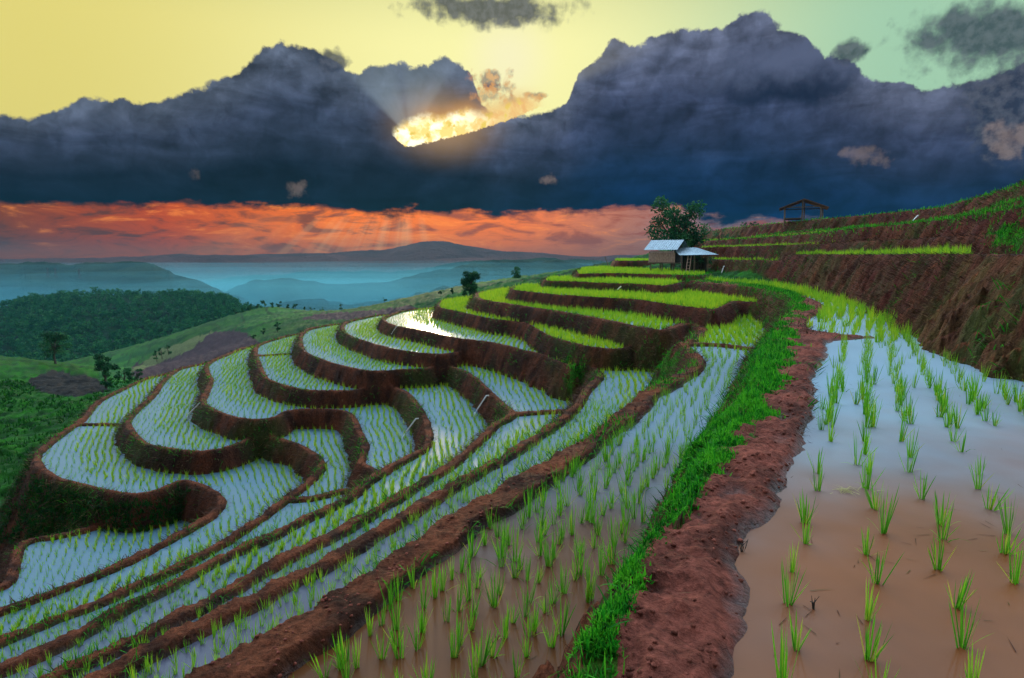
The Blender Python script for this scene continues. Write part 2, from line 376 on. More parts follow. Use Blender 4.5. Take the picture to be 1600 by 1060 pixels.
# keep the natural slope well under the terraces
H = BASE.copy(); WIN = np.full(X.shape, -1, np.int16); SD = np.zeros(X.shape)
SDS = {}
for k, nme in enumerate(ORDER):
    c = rims[nme]; s = sdf_grid(c['poly'])
    s = s + mid * (0.16 if nme[0] != 'R' else 0.45) + fine * (0.12 if nme[0] != 'R' else 0.22)
    z = c['z']; w = c['w'] * (0.62 if nme[0] == 'T' else 1) * (1 + 0.9 * mid)
    top = z + RIM + mid * 0.05 + (fine * 0.06 + clod * 0.035)
    bed = z - 0.10 + fine * 0.04
    t = np.clip((s - w) / 0.16, 0, 1); t = t * t * (3 - 2 * t)
    inside = top * (1 - t) + bed * t
    if nme == 'L0':
        sp = sdf_grid(pond_poly, 3.0) + fine * 0.22 + mid * 0.16 + clod * .05
        tt = np.clip((sp + 0.10) / 0.3, 0, 1); tt = tt * tt * (3 - 2 * tt)
        inside = (0.085 + mid * 0.07 + fine * 0.11 + clod * 0.045) * (1 - tt) + (-0.09 + fine * 0.03) * tt
        SDS['pond'] = sp
    if nme in ('R5', 'R4'): inside = np.maximum(inside, z - 0.02 + mid * 0.1)
    out = z + RIM + s / c['c'] + (fine * 0.26 + mid * 0.30 + clod * 0.07) * np.clip(-s * 2, 0, 1)
    h = np.where(s > 0, inside, out)
    win = h > H
    if nme == 'L0': SDS['L0'] = s
    H = np.where(win, h, H); WIN[win] = k; SD = np.where(win, s, SD)
    SDS[nme + '_'] = s.astype(np.float32)
for nme, pts in cross_px:
    z = LV[nme]; ln = smooth_curve([at_z(x, y, z + 0.08)[:2] for x, y in pts], 4)
    d = sdf_grid(ln, 1.0, closed=False)
    k = ORDER.index(nme); h = z + 0.09 + fine * 0.05 - np.clip((np.where(d < 0, 50, d) - 0.14) / 0.5, 0, 9)
    m = (WIN == k) & (h > H) & (SD > 0)
    H[m] = h[m]
VX = np.stack([X, Y, H], -1)
PX, PY = project(VX)

# slope of the sheet
gr = np.gradient(H, axis=0) / np.gradient(R, axis=0); gt = np.gradient(H, axis=1) / (np.gradient(TH, axis=1) * R)
SLOPE = np.sqrt(gr ** 2 + gt ** 2)
WATER_Z = np.full(X.shape, -999.0)
for k, nme in enumerate(ORDER):
    if nme in ('R5', 'R4'): continue
    WATER_Z[(WIN == k) & (SD > 0)] = rims[nme]['z']
WET = H < WATER_Z

def lookup(x, y):
    r = np.hypot(x, y); a = np.arctan2(x, y)
    i = np.clip(np.searchsorted(rs, r), 0, NR - 1); j = np.clip(np.searchsorted(th, a), 0, NT_ - 1)
    return i, j
def ground(x, y):
    i, j = lookup(np.atleast_1d(np.asarray(x, float)), np.atleast_1d(np.asarray(y, float)))
    return H[i, j]

# ---- what the ground is made of, vertex by vertex
soil_red = np.array([0.118, 0.034, 0.016]); soil_dark = np.array([0.017, 0.008, 0.006]); straw = np.array([0.17, 0.11, 0.05])
green_l = np.array([0.016, 0.095, 0.006]); green_d = np.array([0.006, 0.035, 0.005]); plum = np.array([0.038, 0.022, 0.028])
def lerp(a, b, t): return a + (b - a) * t[..., None]
n1 = fbm(X * 0.9 + 7, Y * 0.9, 4, 31); n2 = fbm(X * 3.1, Y * 3.1, 4, 41); n3 = fbm(X * .25, Y * .25, 3, 51)
Cc = np.broadcast_to(soil_red, X.shape + (3,)).copy()
Cc = lerp(Cc, np.broadcast_to(soil_dark, Cc.shape), np.clip((n2 - 0.42) * 3.2, 0, 0.85))
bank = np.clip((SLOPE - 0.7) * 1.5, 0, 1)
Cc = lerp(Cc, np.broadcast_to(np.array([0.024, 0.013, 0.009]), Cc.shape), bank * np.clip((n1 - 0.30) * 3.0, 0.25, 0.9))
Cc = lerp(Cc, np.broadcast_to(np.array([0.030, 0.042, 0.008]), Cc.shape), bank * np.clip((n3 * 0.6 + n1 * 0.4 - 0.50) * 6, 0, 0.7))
nat = WIN == -1
lowb = bank * np.clip((n2 - .38) * 2.5, 0, 1) * (TH > .2)
Cc = lerp(Cc, np.broadcast_to(np.array([0.11, 0.022, 0.018]), Cc.shape), lowb * .6)
g = lerp(np.broadcast_to(green_d, Cc.shape), np.broadcast_to(green_l, Cc.shape), np.clip((n1 - 0.3) * 2.2, 0, 1))
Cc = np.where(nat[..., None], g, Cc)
# fields beyond the terraces: ploughed patches and paler meadow
fld = nat & (R > 60) & (TH > -0.6)
Cc = np.where((fld)[..., None], lerp(np.broadcast_to(np.array([0.010, 0.060, 0.016]), Cc.shape), np.broadcast_to(np.array([0.028, 0.105, 0.016]), Cc.shape), np.clip((n3 - .35) * 3, 0, 1)), Cc)
fn = vnoise(X * .045 + 3 + .01 * Y, Y * .03, 5); fn2 = np.floor(fn * 6) / 6
Cc = np.where(fld[..., None], Cc * (0.62 + 0.9 * fn2)[..., None], Cc)
Cc = np.where((fld & (np.abs(fn * 6 - np.round(fn * 6)) < .05))[..., None], np.array([0.012, 0.04, 0.012]), Cc)
for poly in ([(200, 585), (215, 568), (270, 548), (335, 520), (360, 517), (385, 520), (412, 540), (330, 570), (230, 600)], [(520, 500), (470, 500), (500, 490), (560, 488), (640, 478), (660, 484), (560, 500)], [(40, 595), (85, 578), (150, 590), (172, 610), (120, 622), (60, 612)]):
    m = nat & (R > 40) & inpoly(PX + mid * 12, PY + mid * 8, poly)
    Cc[m] = plum * (0.6 + 0.7 * n1[m])[:, None]
m = nat & inpoly(PX + mid * 8, PY + mid * 5, [(200, 583), (255, 545), (335, 517), (300, 545), (240, 572)]); Cc[m] = np.array([0.075, 0.09, 0.035])
# lush grass along the path and on two bank ends
GR = np.zeros(X.shape)
grass_polys = [[(1243, 464), (1254, 476), (1244, 490), (1226, 505), (1236, 530), (1238, 560), (1222, 600), (1198, 640), (1168, 666), (1138, 696), (1104, 742), (1088, 760), (1060, 794), (1036, 830), (1018, 880), (1000, 930), (978, 985), (944, 1060), (890, 1075), (910, 1025), (950, 985), (978, 930), (1008, 872), (1036, 822), (1058, 782), (1074, 748), (1090, 708), (1120, 668), (1152, 630), (1174, 594), (1184, 560), (1202, 520), (1218, 500), (1236, 480)],
               [(1020, 590), (1030, 562), (1050, 553), (1064, 565), (1050, 585), (1025, 600)], [(888, 600), (893, 572), (912, 566), (916, 590), (895, 615)], [(1150, 446), (1200, 450), (1240, 459), (1246, 468), (1200, 457), (1150, 450)], [(1545, 368), (1600, 362), (1600, 382), (1548, 386)], [(1040, 424), (1118, 424), (1118, 434), (1050, 432)]]
for gp in grass_polys:
    GR[inpoly(PX + mid * 60 + fine * 50, PY + fine * 60, gp) & ~nat & ~WET] = 1
Cc = lerp(Cc, np.broadcast_to(np.array([0.030, 0.11, 0.010]), Cc.shape), GR * 0.85)
pm_ = (WIN == ORDER.index('L0')) & (SDS['pond'] < .3) & (SDS['L0'] > 0) & (GR < .5)
Cc[pm_] = lerp(np.broadcast_to(np.array([0.18, 0.050, 0.034]), Cc.shape), np.broadcast_to(np.array([0.05, 0.016, 0.011]), Cc.shape), np.clip((n2 - .45) * 3, 0, .8))[pm_]
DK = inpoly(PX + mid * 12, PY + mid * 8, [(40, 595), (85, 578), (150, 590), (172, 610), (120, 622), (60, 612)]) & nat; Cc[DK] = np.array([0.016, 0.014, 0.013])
LOOSE = np.clip(n2 * 1.6 - .4, 0, 1)

def grid_faces(mask):
    """quads of the polar grid whose mask cell is set"""
    i, j = np.nonzero(mask)
    a = i * NT_ + j
    return np.stack([a, a + 1, a + NT_ + 1, a + NT_], 1)

def sub_mesh(name, quads, V, mat, attrs=None, smooth=True):
    u, inv = np.unique(quads.ravel(), return_inverse=True)
    at = {k: v[u] for k, v in attrs.items()} if attrs else None
    me = mesh_np(name, V[u], inv.reshape(-1), np.full(len(quads), 4), mat, smooth, at)
    return me

# ---- ground material
def ground_mat():
    m, t, b = new_mat('soil_and_turf')
    co = t.n.new('ShaderNodeTexCoord').outputs['Object']
    st = t.noise(t.vm('MULTIPLY', co, (9, 9, 2.2)), 2.2, 7, 0.65)
    gr = t.noise(co, 22, 8, 0.7); big = t.noise(co, 1.6, 5, 0.6)
    f = t.m('ADD', t.m('MULTIPLY', st, 0.55), t.m('ADD', t.m('MULTIPLY', gr, 0.5), t.m('MULTIPLY', big, 0.35)))
    k = t.lin(f, 0.5, 0.92, 0.15, 2.2)
    c = t.mix(1.0, t.attr('Col'), t.n.new('ShaderNodeCombineColor').outputs[0], 'MULTIPLY')
    n = t.n[-1]
    cmb = [x for x in t.n if x.bl_idname == 'ShaderNodeCombineColor'][0]
    for q in range(3): t.l.new(k, cmb.inputs[q])
    wet = t.m('MULTIPLY', t.attr('wet', 'Fac'), t.ss(t.noise(co, 3.5, 4, .6), .3, .55))   # soaked mud at the water's edge: darker, shiny
    t.put(b.inputs['Base Color'], t.mix(t.m('MULTIPLY', wet, .55), c, (0.030, 0.010, 0.008)))
    t.put(b.inputs['Roughness'], t.m('SUBTRACT', t.lin(big, 0.3, 0.7, 0.65, 0.95), t.m('MULTIPLY', wet, .45))); t.put(b.inputs['Specular IOR Level'], t.lin(wet, 0, 1, .04, .5))
    bp = t.n.new('ShaderNodeBump'); bp.inputs['Strength'].default_value = 0.9; bp.inputs['Distance'].default_value = 0.06
    t.put(bp.inputs['Height'], t.m('ADD', gr, t.m('MULTIPLY', st, 0.8))); t.l.new(bp.outputs[0], b.inputs['Normal'])
    return m
M_GROUND = ground_mat()

def water_mat(name, col, rough, ruffle, spec=0.5, sky_tone=None, y0=0, y1=1):
    """silty water: a matt body of mud and, far off, painted sky tone under a reflecting, gently rippled surface"""
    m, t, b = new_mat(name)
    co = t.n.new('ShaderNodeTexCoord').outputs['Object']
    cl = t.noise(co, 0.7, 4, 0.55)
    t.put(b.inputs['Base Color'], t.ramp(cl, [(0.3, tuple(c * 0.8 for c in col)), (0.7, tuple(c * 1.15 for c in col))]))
    sky_pale = None
    if sky_tone:   # brown mud near; farther off the reflected sky's paleness is put into the colour
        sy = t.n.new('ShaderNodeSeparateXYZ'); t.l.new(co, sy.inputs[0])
        sky_pale = t.ss(t.m('ADD', sy.outputs[1], t.lin(t.noise(co, .45, 4, .55), .3, .7, -1.1, 1.1)), y0, y1)
        t.put(b.inputs['Base Color'], t.mix(sky_pale, b.inputs['Base Color'].links[0].from_socket, sky_tone))
    b.inputs['Roughness'].default_value = rough; b.inputs['IOR'].default_value = 1.33; b.inputs['Specular IOR Level'].default_value = spec
    bp = t.n.new('ShaderNodeBump'); bp.inputs['Strength'].default_value = 0.05; bp.inputs['Distance'].default_value = 0.02
    t.put(bp.inputs['Height'], t.noise(co, 9, 3, 0.5)); t.l.new(bp.outputs[0], b.inputs['Normal'])
    # wind-ruffled part of the surface
    g2 = t.n.new('ShaderNodeBsdfPrincipled'); t.l.new(b.inputs['Base Color'].links[0].from_socket, g2.inputs['Base Color'])
    g2.inputs['Roughness'].default_value = ruffle; g2.inputs['IOR'].default_value = 1.33; g2.inputs['Specular IOR Level'].default_value = spec; t.l.new(bp.outputs[0], g2.inputs['Normal'])
    if sky_tone: t.put(b.inputs['Specular IOR Level'], t.lin(sky_pale, 0, 1, spec, .5)); t.put(g2.inputs['Specular IOR Level'], t.lin(sky_pale, 0, 1, spec, .5))
    mx = t.n.new('ShaderNodeMixShader'); t.put(mx.inputs[0], t.lin(t.noise(t.vm('MULTIPLY', co, (1, .5, 1)), .5, 3, .5), .35, .65, .68, .90))
    t.l.new(b.outputs[0], mx.inputs[1]); t.l.new(g2.outputs[0], mx.inputs[2]); t.l.new(mx.outputs[0], t.n['Material Output'].inputs['Surface'])
    return m
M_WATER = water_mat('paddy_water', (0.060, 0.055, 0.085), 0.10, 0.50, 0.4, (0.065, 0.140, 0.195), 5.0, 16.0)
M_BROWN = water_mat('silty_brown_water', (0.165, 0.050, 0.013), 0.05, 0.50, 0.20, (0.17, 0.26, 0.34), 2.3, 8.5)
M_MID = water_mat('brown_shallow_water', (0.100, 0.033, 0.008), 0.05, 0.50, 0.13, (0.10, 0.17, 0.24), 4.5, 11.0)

V_all = VX.reshape(-1, 3)
wz_ = np.full(X.shape, -99.0)
for k, nme in enumerate(ORDER): wz_[WIN == k] = rims[nme]['z']
WETN = np.clip(1 - (H - wz_) / (0.055 + 0.05 * (n2 - .3)), 0, 1) * (WIN >= 0) * (SD > .03) * np.clip((17 - R) / 4, 0, 1)
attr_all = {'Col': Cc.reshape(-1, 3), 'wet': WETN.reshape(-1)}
cell = np.zeros((NR, NT_), bool); cell[:-1, :-1] = True
L0k = ORDER.index('L0')
pathm = (WIN == L0k) & (SDS['pond'] < 0.3) & (SDS['L0'] > 0.02) & (R < 34)
path_cell = cell & pathm & np.roll(pathm, -1, 0) & np.roll(pathm, -1, 1)
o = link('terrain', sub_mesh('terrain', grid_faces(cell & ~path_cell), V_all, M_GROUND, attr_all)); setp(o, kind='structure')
o = link('mud_path', sub_mesh('mud_path', grid_faces(path_cell), V_all, M_GROUND, attr_all)); setp(o, kind='structure')

WCELL = {}
for k, nme in enumerate(ORDER):
    if nme in ('R5', 'R4'): continue
    wv = WET & (WIN == k)
    wc = wv | np.roll(wv, -1, 0) | np.roll(wv, -1, 1) | np.roll(np.roll(wv, -1, 0), -1, 1)
    for _ in range(4):   # run the sheet on into the banks so that its edge stays buried
        wc = wc | np.roll(wc, 1, 0) | np.roll(wc, -1, 0) | np.roll(wc, 1, 1) | np.roll(wc, -1, 1)
    s_ = SDS[nme + '_']; wc &= cell & (np.minimum.reduce([s_, np.roll(s_, -1, 0), np.roll(s_, -1, 1), np.roll(np.roll(s_, -1, 0), -1, 1)]) > 0.06)
    if nme in ('R0', 'R1', 'R2', 'R3'): wc &= PX < {'R0': 1240, 'R1': 1516, 'R2': 1342, 'R3': 1318}[nme]
    q = grid_faces(wc)
    if not len(q): continue
    Vw = V_all.copy(); Vw[:, 2] = rims[nme]['z']
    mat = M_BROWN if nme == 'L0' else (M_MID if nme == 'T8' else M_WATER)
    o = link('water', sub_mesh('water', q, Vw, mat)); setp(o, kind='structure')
# ------------------------------------------------------------------ blades
def blades(base, d0, L, W, droop, seg=2, tint=None, side=None):
    """curved tapering strips: base (N,3), unit start direction (N,3), length, width, droop (N,)"""
    n = len(base)
    if side is None:
        a = rng.uniform(0, 2 * pi, n); side = np.stack([np.cos(a), np.sin(a), np.zeros(n)], 1)
    ts = np.linspace(0, 1, seg + 1); V = []
    for k, t in enumerate(ts):
        c = base + d0 * (L * t)[:, None]; c[:, 2] -= droop * L * t * t
        if k < seg:
            wv = side * (W * 0.5 * (1 - 0.45 * t))[:, None]
            V += [c - wv, c + wv]
        else: V.append(c)
    V = np.stack(V, 1); m = 2 * seg + 1
    V = V.reshape(-1, 3); o = (np.arange(n) * m)[:, None]
    quads = np.concatenate([o + np.array([[2 * k, 2 * k + 1, 2 * k + 3, 2 * k + 2]]) for k in range(seg - 1)], 1) if seg > 1 else np.zeros((n, 0), int)
    tri = o + np.array([[2 * seg - 2, 2 * seg - 1, 2 * seg]])
    flat = np.concatenate([quads, tri], 1).ravel()
    sizes = np.tile(np.array([4] * (seg - 1) + [3]), n)
    tt = np.repeat(tint if tint is not None else rng.uniform(0, 1, n), m)
    return V, flat, sizes, tt

def joinb(parts):
    V = []; Fl = []; S = []; T = []; o = 0
    for v, f, s, t in parts:
        V.append(v); Fl.append(f + o); S.append(s); T.append(t); o += len(v)
    return np.concatenate(V), np.concatenate(Fl), np.concatenate(S), np.concatenate(T)

def blade_mesh(name, parts, mat):
    V, Fl, S, T = joinb(parts)
    return mesh_np(name, V, Fl, S, mat, False, {'tint': T})

M_RICE = leaf_mat('rice_leaf', [(0.0, (0.035, 0.15, 0.012)), (0.45, (0.095, 0.34, 0.014)), (0.8, (0.22, 0.46, 0.02)), (1.0, (0.40, 0.38, 0.05))], 0.45)
M_RICE_FAR = leaf_mat('rice_leaf_mass', [(0.0, (0.05, 0.17, 0.015)), (0.5, (0.165, 0.39, 0.018)), (1.0, (0.42, 0.52, 0.02))], 0.45)
M_GRASS = leaf_mat('grass_leaf', [(0.0, (0.004, 0.05, 0.004)), (0.5, (0.014, 0.20, 0.010)), (1.0, (0.08, 0.38, 0.015))], 0.4)
M_DRY = leaf_mat('dry_grass_leaf', [(0.0, (0.022, 0.011, 0.008)), (0.45, (0.060, 0.020, 0.013)), (0.72, (0.075, 0.036, 0.017)), (0.86, (0.032, 0.048, 0.008)), (1.0, (0.22, 0.13, 0.065))], 0.2, 0.8)
M_CROP = leaf_mat('crop_leaf', [(0.0, (0.004, 0.03, 0.005)), (0.6, (0.010, 0.085, 0.008)), (1.0, (0.035, 0.16, 0.010))], 0.35)

def clump_parts(r, x, y, z, n, h, w, spread, seg, tint0):
    a = r.uniform(0, 2 * pi, n); rad = r.uniform(0, 0.018, n) * h / 0.25
    base = np.stack([x + rad * np.cos(a), y + rad * np.sin(a), np.full(n, z)], 1)
    lean = np.abs(r.normal(0, spread, n)) + 0.03
    d = np.stack([np.sin(lean) * np.cos(a), np.sin(lean) * np.sin(a), np.cos(lean)], 1)
    L = h * r.uniform(0.55, 1.12, n); dr = r.uniform(0.0, 0.18, n) * (lean > 0.18) + r.uniform(0, 0.5, n) * (lean > 0.5)
    sa = r.uniform(0, pi, n)
    side = np.stack([np.cos(sa), np.sin(sa), np.zeros(n)], 1)
    return blades(base, d, L, np.full(n, w) * r.uniform(0.7, 1.2, n), dr, seg, np.clip(tint0 + r.normal(0, 0.2, n), 0, 1), side)

# meshes shared by the nearest plants
RICE_VARIANTS = []
for k in range(14):
    r = np.random.default_rng(100 + k)
    parts = [clump_parts(r, 0, 0, -0.03, int(r.integers(11, 18)), 0.30 * r.uniform(.8, 1.15), 0.0085, r.uniform(.12, .26), 4, r.uniform(.25, .62))]
    parts.append(clump_parts(r, 0, 0, -0.02, int(r.integers(3, 6)), 0.22, 0.007, 0.5, 4, 0.85))
    RICE_VARIANTS.append(blade_mesh('rice_plant', parts, M_RICE))

cands = []   # (x, y, z, paddy, row, h)
pond_dir = np.array([0.494, 0.869]); pond_n = np.array([0.869, -0.494])
near_rows = [
    [(1243, 1015), (1225, 1075), (1232, 944), (1238, 894), (1258, 849), (1258, 817), (1277, 767), (1277, 740), (1298, 690), (1300, 668)],
    [(1359, 1031), (1372, 1090), (1356, 968), (1372, 912), (1354, 867), (1380, 833), (1367, 796), (1354, 764), (1340, 727), (1357, 742), (1352, 710), (1350, 690), (1355, 668)],
    [(1504, 1013), (1518, 1078), (1496, 949), (1465, 891), (1473, 843), (1470, 820), (1441, 780), (1420, 738), (1422, 715), (1412, 658), (1408, 690)],
    [(1586, 912), (1640, 1000), (1570, 865), (1575, 835), (1547, 796), (1528, 764), (1530, 742), (1502, 706), (1490, 690), (1480, 668)]]
for ri, row in enumerate(near_rows):
    for x, y in row:
        p = at_z(x, y, 0.0); cands.append((p[0], p[1], 0.0, 'pond', ri, rng.uniform(0.85, 1.15)))

def wet_at(x, y, name, depth=0.03):
    i, j = lookup(x, y); k = ORDER.index(name)
    return (WIN[i, j] == k) & (H[i, j] < rims[name]['z'] - depth) & (WET[i, j])

def field_points(name, az, row, along, jit=0.18, warp=0.25, lim=75):
    z = rims[name]['z']; k = ORDER.index(name)
    m = (WIN == k) & WET & (R < lim) & (PX > -80) & (PX < 1690) & (PY < 1140)
    if m.sum() < 10: return np.zeros((0, 2)), np.zeros(0)
    xs, ys = X[m], Y[m]
    d = np.array([sin(radians(az)), cos(radians(az))]); nn = np.array([d[1], -d[0]])
    q = xs * nn[0] + ys * nn[1]; s = xs * d[0] + ys * d[1]
    Q, Sg = np.meshgrid(np.arange(q.min(), q.max(), row), np.arange(s.min(), s.max(), along), indexing='ij')
    I = np.broadcast_to(np.arange(Q.shape[0])[:, None], Q.shape).ravel()
    Q = Q.ravel(); Sg = Sg.ravel()
    Q = Q + (fbm(Q * 0.35 + 3, Sg * 0.5, 2, 5) - 0.5) * warp * 2
    Q = Q + rng.normal(0, jit * row * 0.55, len(Q)); Sg = Sg + rng.normal(0, jit * along, len(Q))
    x = Q * nn[0] + Sg * d[0]; y = Q * nn[1] + Sg * d[1]
    ok = wet_at(x, y, name)
    px, py = project(np.stack([x, y, np.full(len(x), z)], -1))
    ok &= (px > -60) & (px < 1660) & (py < 1120)
    return np.stack([x[ok], y[ok]], 1), I[ok]

# the flooded paddy beyond the first rows
pts, ri = field_points('L0', 29.6, 0.355, 0.165, 0.22, 0.06, 14.0)
q = pts @ pond_n; s = pts @ pond_dir
for (x, y), row, qq in zip(pts, ri, q):
    px, py = project(np.array([x, y, 0.0]))
    if py > 672 or py < 536: continue
    if py > 560 and rng.uniform() < 0.12: continue
    cands.append((x, y, 0.0, 'pond', int(round((qq + 0.24) / 0.33)), rng.uniform(0.85, 1.3)))
pts, ri = field_points('T8', 22.6, 0.255, 0.19, 0.30, 0.08, 22)
for (x, y), row in zip(pts, ri):
    px, py = project(np.array([x, y, LV['T8']]))
    if py < 560: continue
    cands.append((x, y, LV['T8'], 'lower', int(row), rng.uniform(0.9, 1.35)))
cands.sort(key=lambda c: math.hypot(c[0], c[1]))
ORD = ['first', 'second', 'third', 'fourth', 'fifth', 'sixth', 'seventh', 'eighth', 'ninth', 'tenth', 'eleventh', 'twelfth', 'thirteenth', 'fourteenth', 'fifteenth', 'sixteenth', 'seventeenth', 'eighteenth', 'nineteenth', 'twentieth',
       '21st', '22nd', '23rd', '24th', '25th', '26th', '27th', '28th', '29th', '30th', '31st', '32nd', '33rd', '34th', '35th', '36th', '37th', '38th', '39th', '40th']
solo = []; rest = []
for c in cands:
    px, py = project(np.array([c[0], c[1], c[2]]))
    i, j = lookup(c[0], c[1])
    if len(solo) < 300 and -15 < px < 1615 and py < 1085: solo.append(c)
    else: rest.append(c)
rows = {}
for c in solo: rows.setdefault((c[3], c[4]), []).append(c)
row_rank = {}
for pad, sgn in (('pond', 1), ('lower', -1)):
    keys = sorted({k[1] for k in rows if k[0] == pad}, reverse=(sgn < 0))
    for n_i, kk in enumerate(keys): row_rank[(pad, kk)] = n_i
for key, lst in rows.items():
    lst.sort(key=lambda c: math.hypot(c[0], c[1]))
    for n_i, c in enumerate(lst):
        r = np.random.default_rng(int(abs(c[0] * 1e4 + c[1] * 7e3)) % 99991)
        o = link('rice_plant', RICE_VARIANTS[int(r.integers(0, len(RICE_VARIANTS)))])
        o.location = (c[0], c[1], c[2]); o.rotation_euler = (r.normal(0, .05), r.normal(0, .05), r.uniform(0, 2 * pi))
        sc = c[5] * (0.88 if c[3] == 'pond' else 0.92); o.scale = (sc, sc, sc * r.uniform(0.92, 1.12))
        rk = ORD[min(row_rank[key], 39)]
        if c[3] == 'pond':
            lab = f'green rice clump, {ORD[n_i]} from the front in {rk} row from the muddy path'
            grp = 'rice clumps in the flooded paddy right of the path'
        else:
            lab = f'green rice clump, {ORD[n_i]} from the front, {rk} row left of the grassy bank'
            grp = 'rice clumps in the brown paddy left of the path'
        setp(o, lab, 'rice plant', grp)

# all the other rice
parts = []
def mass(pts, z, n, h, w, spread, t0, seg=2, hv=0.15, rd=0.02):
    """many clumps at once"""
    N = len(pts)
    if N == 0: return
    x = np.repeat(pts[:, 0], n); y = np.repeat(pts[:, 1], n); M = N * n
    a = rng.uniform(0, 2 * pi, M); rad = rng.uniform(0, rd, M)
    base = np.stack([x + rad * np.cos(a), y + rad * np.sin(a), np.full(M, z - 0.03)], 1)
    lean = np.abs(rng.normal(0, spread, M)) + 0.03
    d = np.stack([np.sin(lean) * np.cos(a), np.sin(lean) * np.sin(a), np.cos(lean)], 1)
    L = np.repeat(h * (1 + rng.normal(0, hv, N)), n) * rng.uniform(0.6, 1.1, M)
    sa = rng.normal(0, 0.8, M); va = np.arctan2(x, y)
    side = np.stack([np.cos(sa - va), np.sin(sa - va), np.zeros(M)], 1)
    tt = np.clip(np.repeat(t0 + rng.normal(0, 0.12, N), n) + rng.normal(0, 0.12, M), 0, 1)
    parts.append(blades(base, d, L, w * rng.uniform(0.7, 1.3, M), rng.uniform(0, 0.25, M) * (lean > .2), seg, tt, side))
for c in rest:
    parts.append(clump_parts(rng, c[0], c[1], c[2] - 0.03, 9, 0.25 * c[5], 0.0075, 0.18, 3, 0.42))
# far half of the pond level: dense bright field
pts, _ = field_points('L0', 29.6, 0.23, 0.20, 0.25, 0.1, 60)
px, py = project(np.concatenate([pts, np.zeros((len(pts), 1))], 1))
f = py < 536
thin = rng.uniform(0, 1, len(pts)) < np.where((py > 498) & (px < 1370), 0.35, 1)
D = np.hypot(pts[:, 0], pts[:, 1])
for lo, hi, n, h, w in ((0, 16, 11, 0.32, 0.012), (16, 28, 10, 0.36, 0.020), (28, 70, 7, 0.38, 0.034)):
    m = f & thin & (D >= lo) & (D < hi); mass(pts[m], 0.0, n, h, w, 0.25, 0.62, rd=.05)
# lower brown paddy, its far end and the green paddy above its cross bank
pts, _ = field_points('T8', 15, 0.24, 0.22, 0.25, 0.1, 70)
px, py = project(np.concatenate([pts, np.full((len(pts), 1), LV['T8'])], 1)); D = np.hypot(pts[:, 0], pts[:, 1])
m = (py < 560) & (D < 24); mass(pts[m & (py > 541)], LV['T8'], 6, 0.26, 0.012, 0.2, 0.5)
m2 = (py <= 541) & (D < 36); mass(pts[m2], LV['T8'], 10, 0.33, 0.022, 0.25, 0.66, rd=.05)
m3 = D >= 36
mass(pts[m3], LV['T8'], 7, 0.32, 0.034, 0.25, 0.85, rd=.06)
spec = {'T0': (-30, .23, .20, 5, .22, .010, .45), 'T1': (-30, .24, .21, 5, .21, .009, .4), 'T2': (-20, .24, .21, 5, .21, .009, .4), 'T3': (-14, .24, .21, 5, .21, .009, .4),
        'T4': (-9, .24, .22, 5, .21, .009, .42), 'T5': (-3, .24, .22, 5, .21, .009, .45), 'T6': (-4, .24, .20, 4, .2, .012, .6),
        'T7': (6, .25, .22, 5, .21, .009, .5), 'T7b': (-2, .22, .2, 8, .30, .028, .8),
        'T9': (5, .22, .2, 8, .34, .034, .72), 'T10': (8, .22, .2, 8, .34, .036, .7), 'T11': (12, .25, .22, 7, .34, .04, .7), 'T12': (12, .25, .22, 6, .34, .04, .7),
        'R0': (20, .25, .22, 8, .32, .036, .65), 'R1': (28, .22, .18, 10, .36, .024, .6), 'R2': (28, .25, .2, 8, .32, .034, .6), 'R3': (28, .25, .2, 8, .32, .034, .6)}
LIMX = {'R0': 1238, 'R1': 1512, 'R2': 1338, 'R3': 1314}
for nme, (az, row, al, n, h, w, t0) in spec.items():
    pts, _ = field_points(nme, az, row, al)
    if nme in ('T1', 'T2', 'T3', 'T4', 'T5', 'T7'):   # tighter planting on the near strips
        ex, _ = field_points(nme, az, row, al * .9, .3, .25, 19); ex = ex[np.hypot(ex[:, 0], ex[:, 1]) < 18]; pts = np.concatenate([pts, ex])
    if nme in ('R1', 'R2', 'R3', 'R0'):
        i, j = lookup(pts[:, 0], pts[:, 1]); pts = pts[SD[i, j] < 1.6]; ppx, _p = project(np.concatenate([pts, np.full((len(pts), 1), LV[nme])], 1)); pts = pts[ppx < LIMX[nme]]
    D = np.hypot(pts[:, 0], pts[:, 1])
    if nme in ('T0', 'T1', 'T2', 'T3', 'T4', 'T5', 'T6', 'T7'):
        i, j = lookup(pts[:, 0], pts[:, 1]); k0 = ORDER.index(nme); su = np.full(len(pts), -50.0)
        for other in ORDER[k0 + 1:]:
            su = np.maximum(su, SDS[other + '_'][i, j])
        dz = 0.55; m = (su > -1.75 + rng.normal(0, .12, len(pts))) & (D > 12)
        mass(pts[m], rims[nme]['z'], 6, .28, .016, 0.2, min(t0 + .32, .9))  # extra yellower rice along bank feet, standing in for the dark bank reflection
    mass(pts[D < 11], rims[nme]['z'], n + 6, h * 1.15, min(w, 0.0075), 0.22, t0, 3)
    mass(pts[(D >= 11) & (D < 17)], rims[nme]['z'], n + 4, h * 1.1, w, 0.22, t0)
    mass(pts[D >= 17], rims[nme]['z'], n, h, w, 0.2, t0, rd=.05 if h > .25 else .02)
o = link('rice_seedlings', blade_mesh('rice_seedlings', parts, M_RICE_FAR))
setp(o, 'green rice seedlings filling the terraced paddies behind the nearest clumps', 'rice', None, 'stuff')

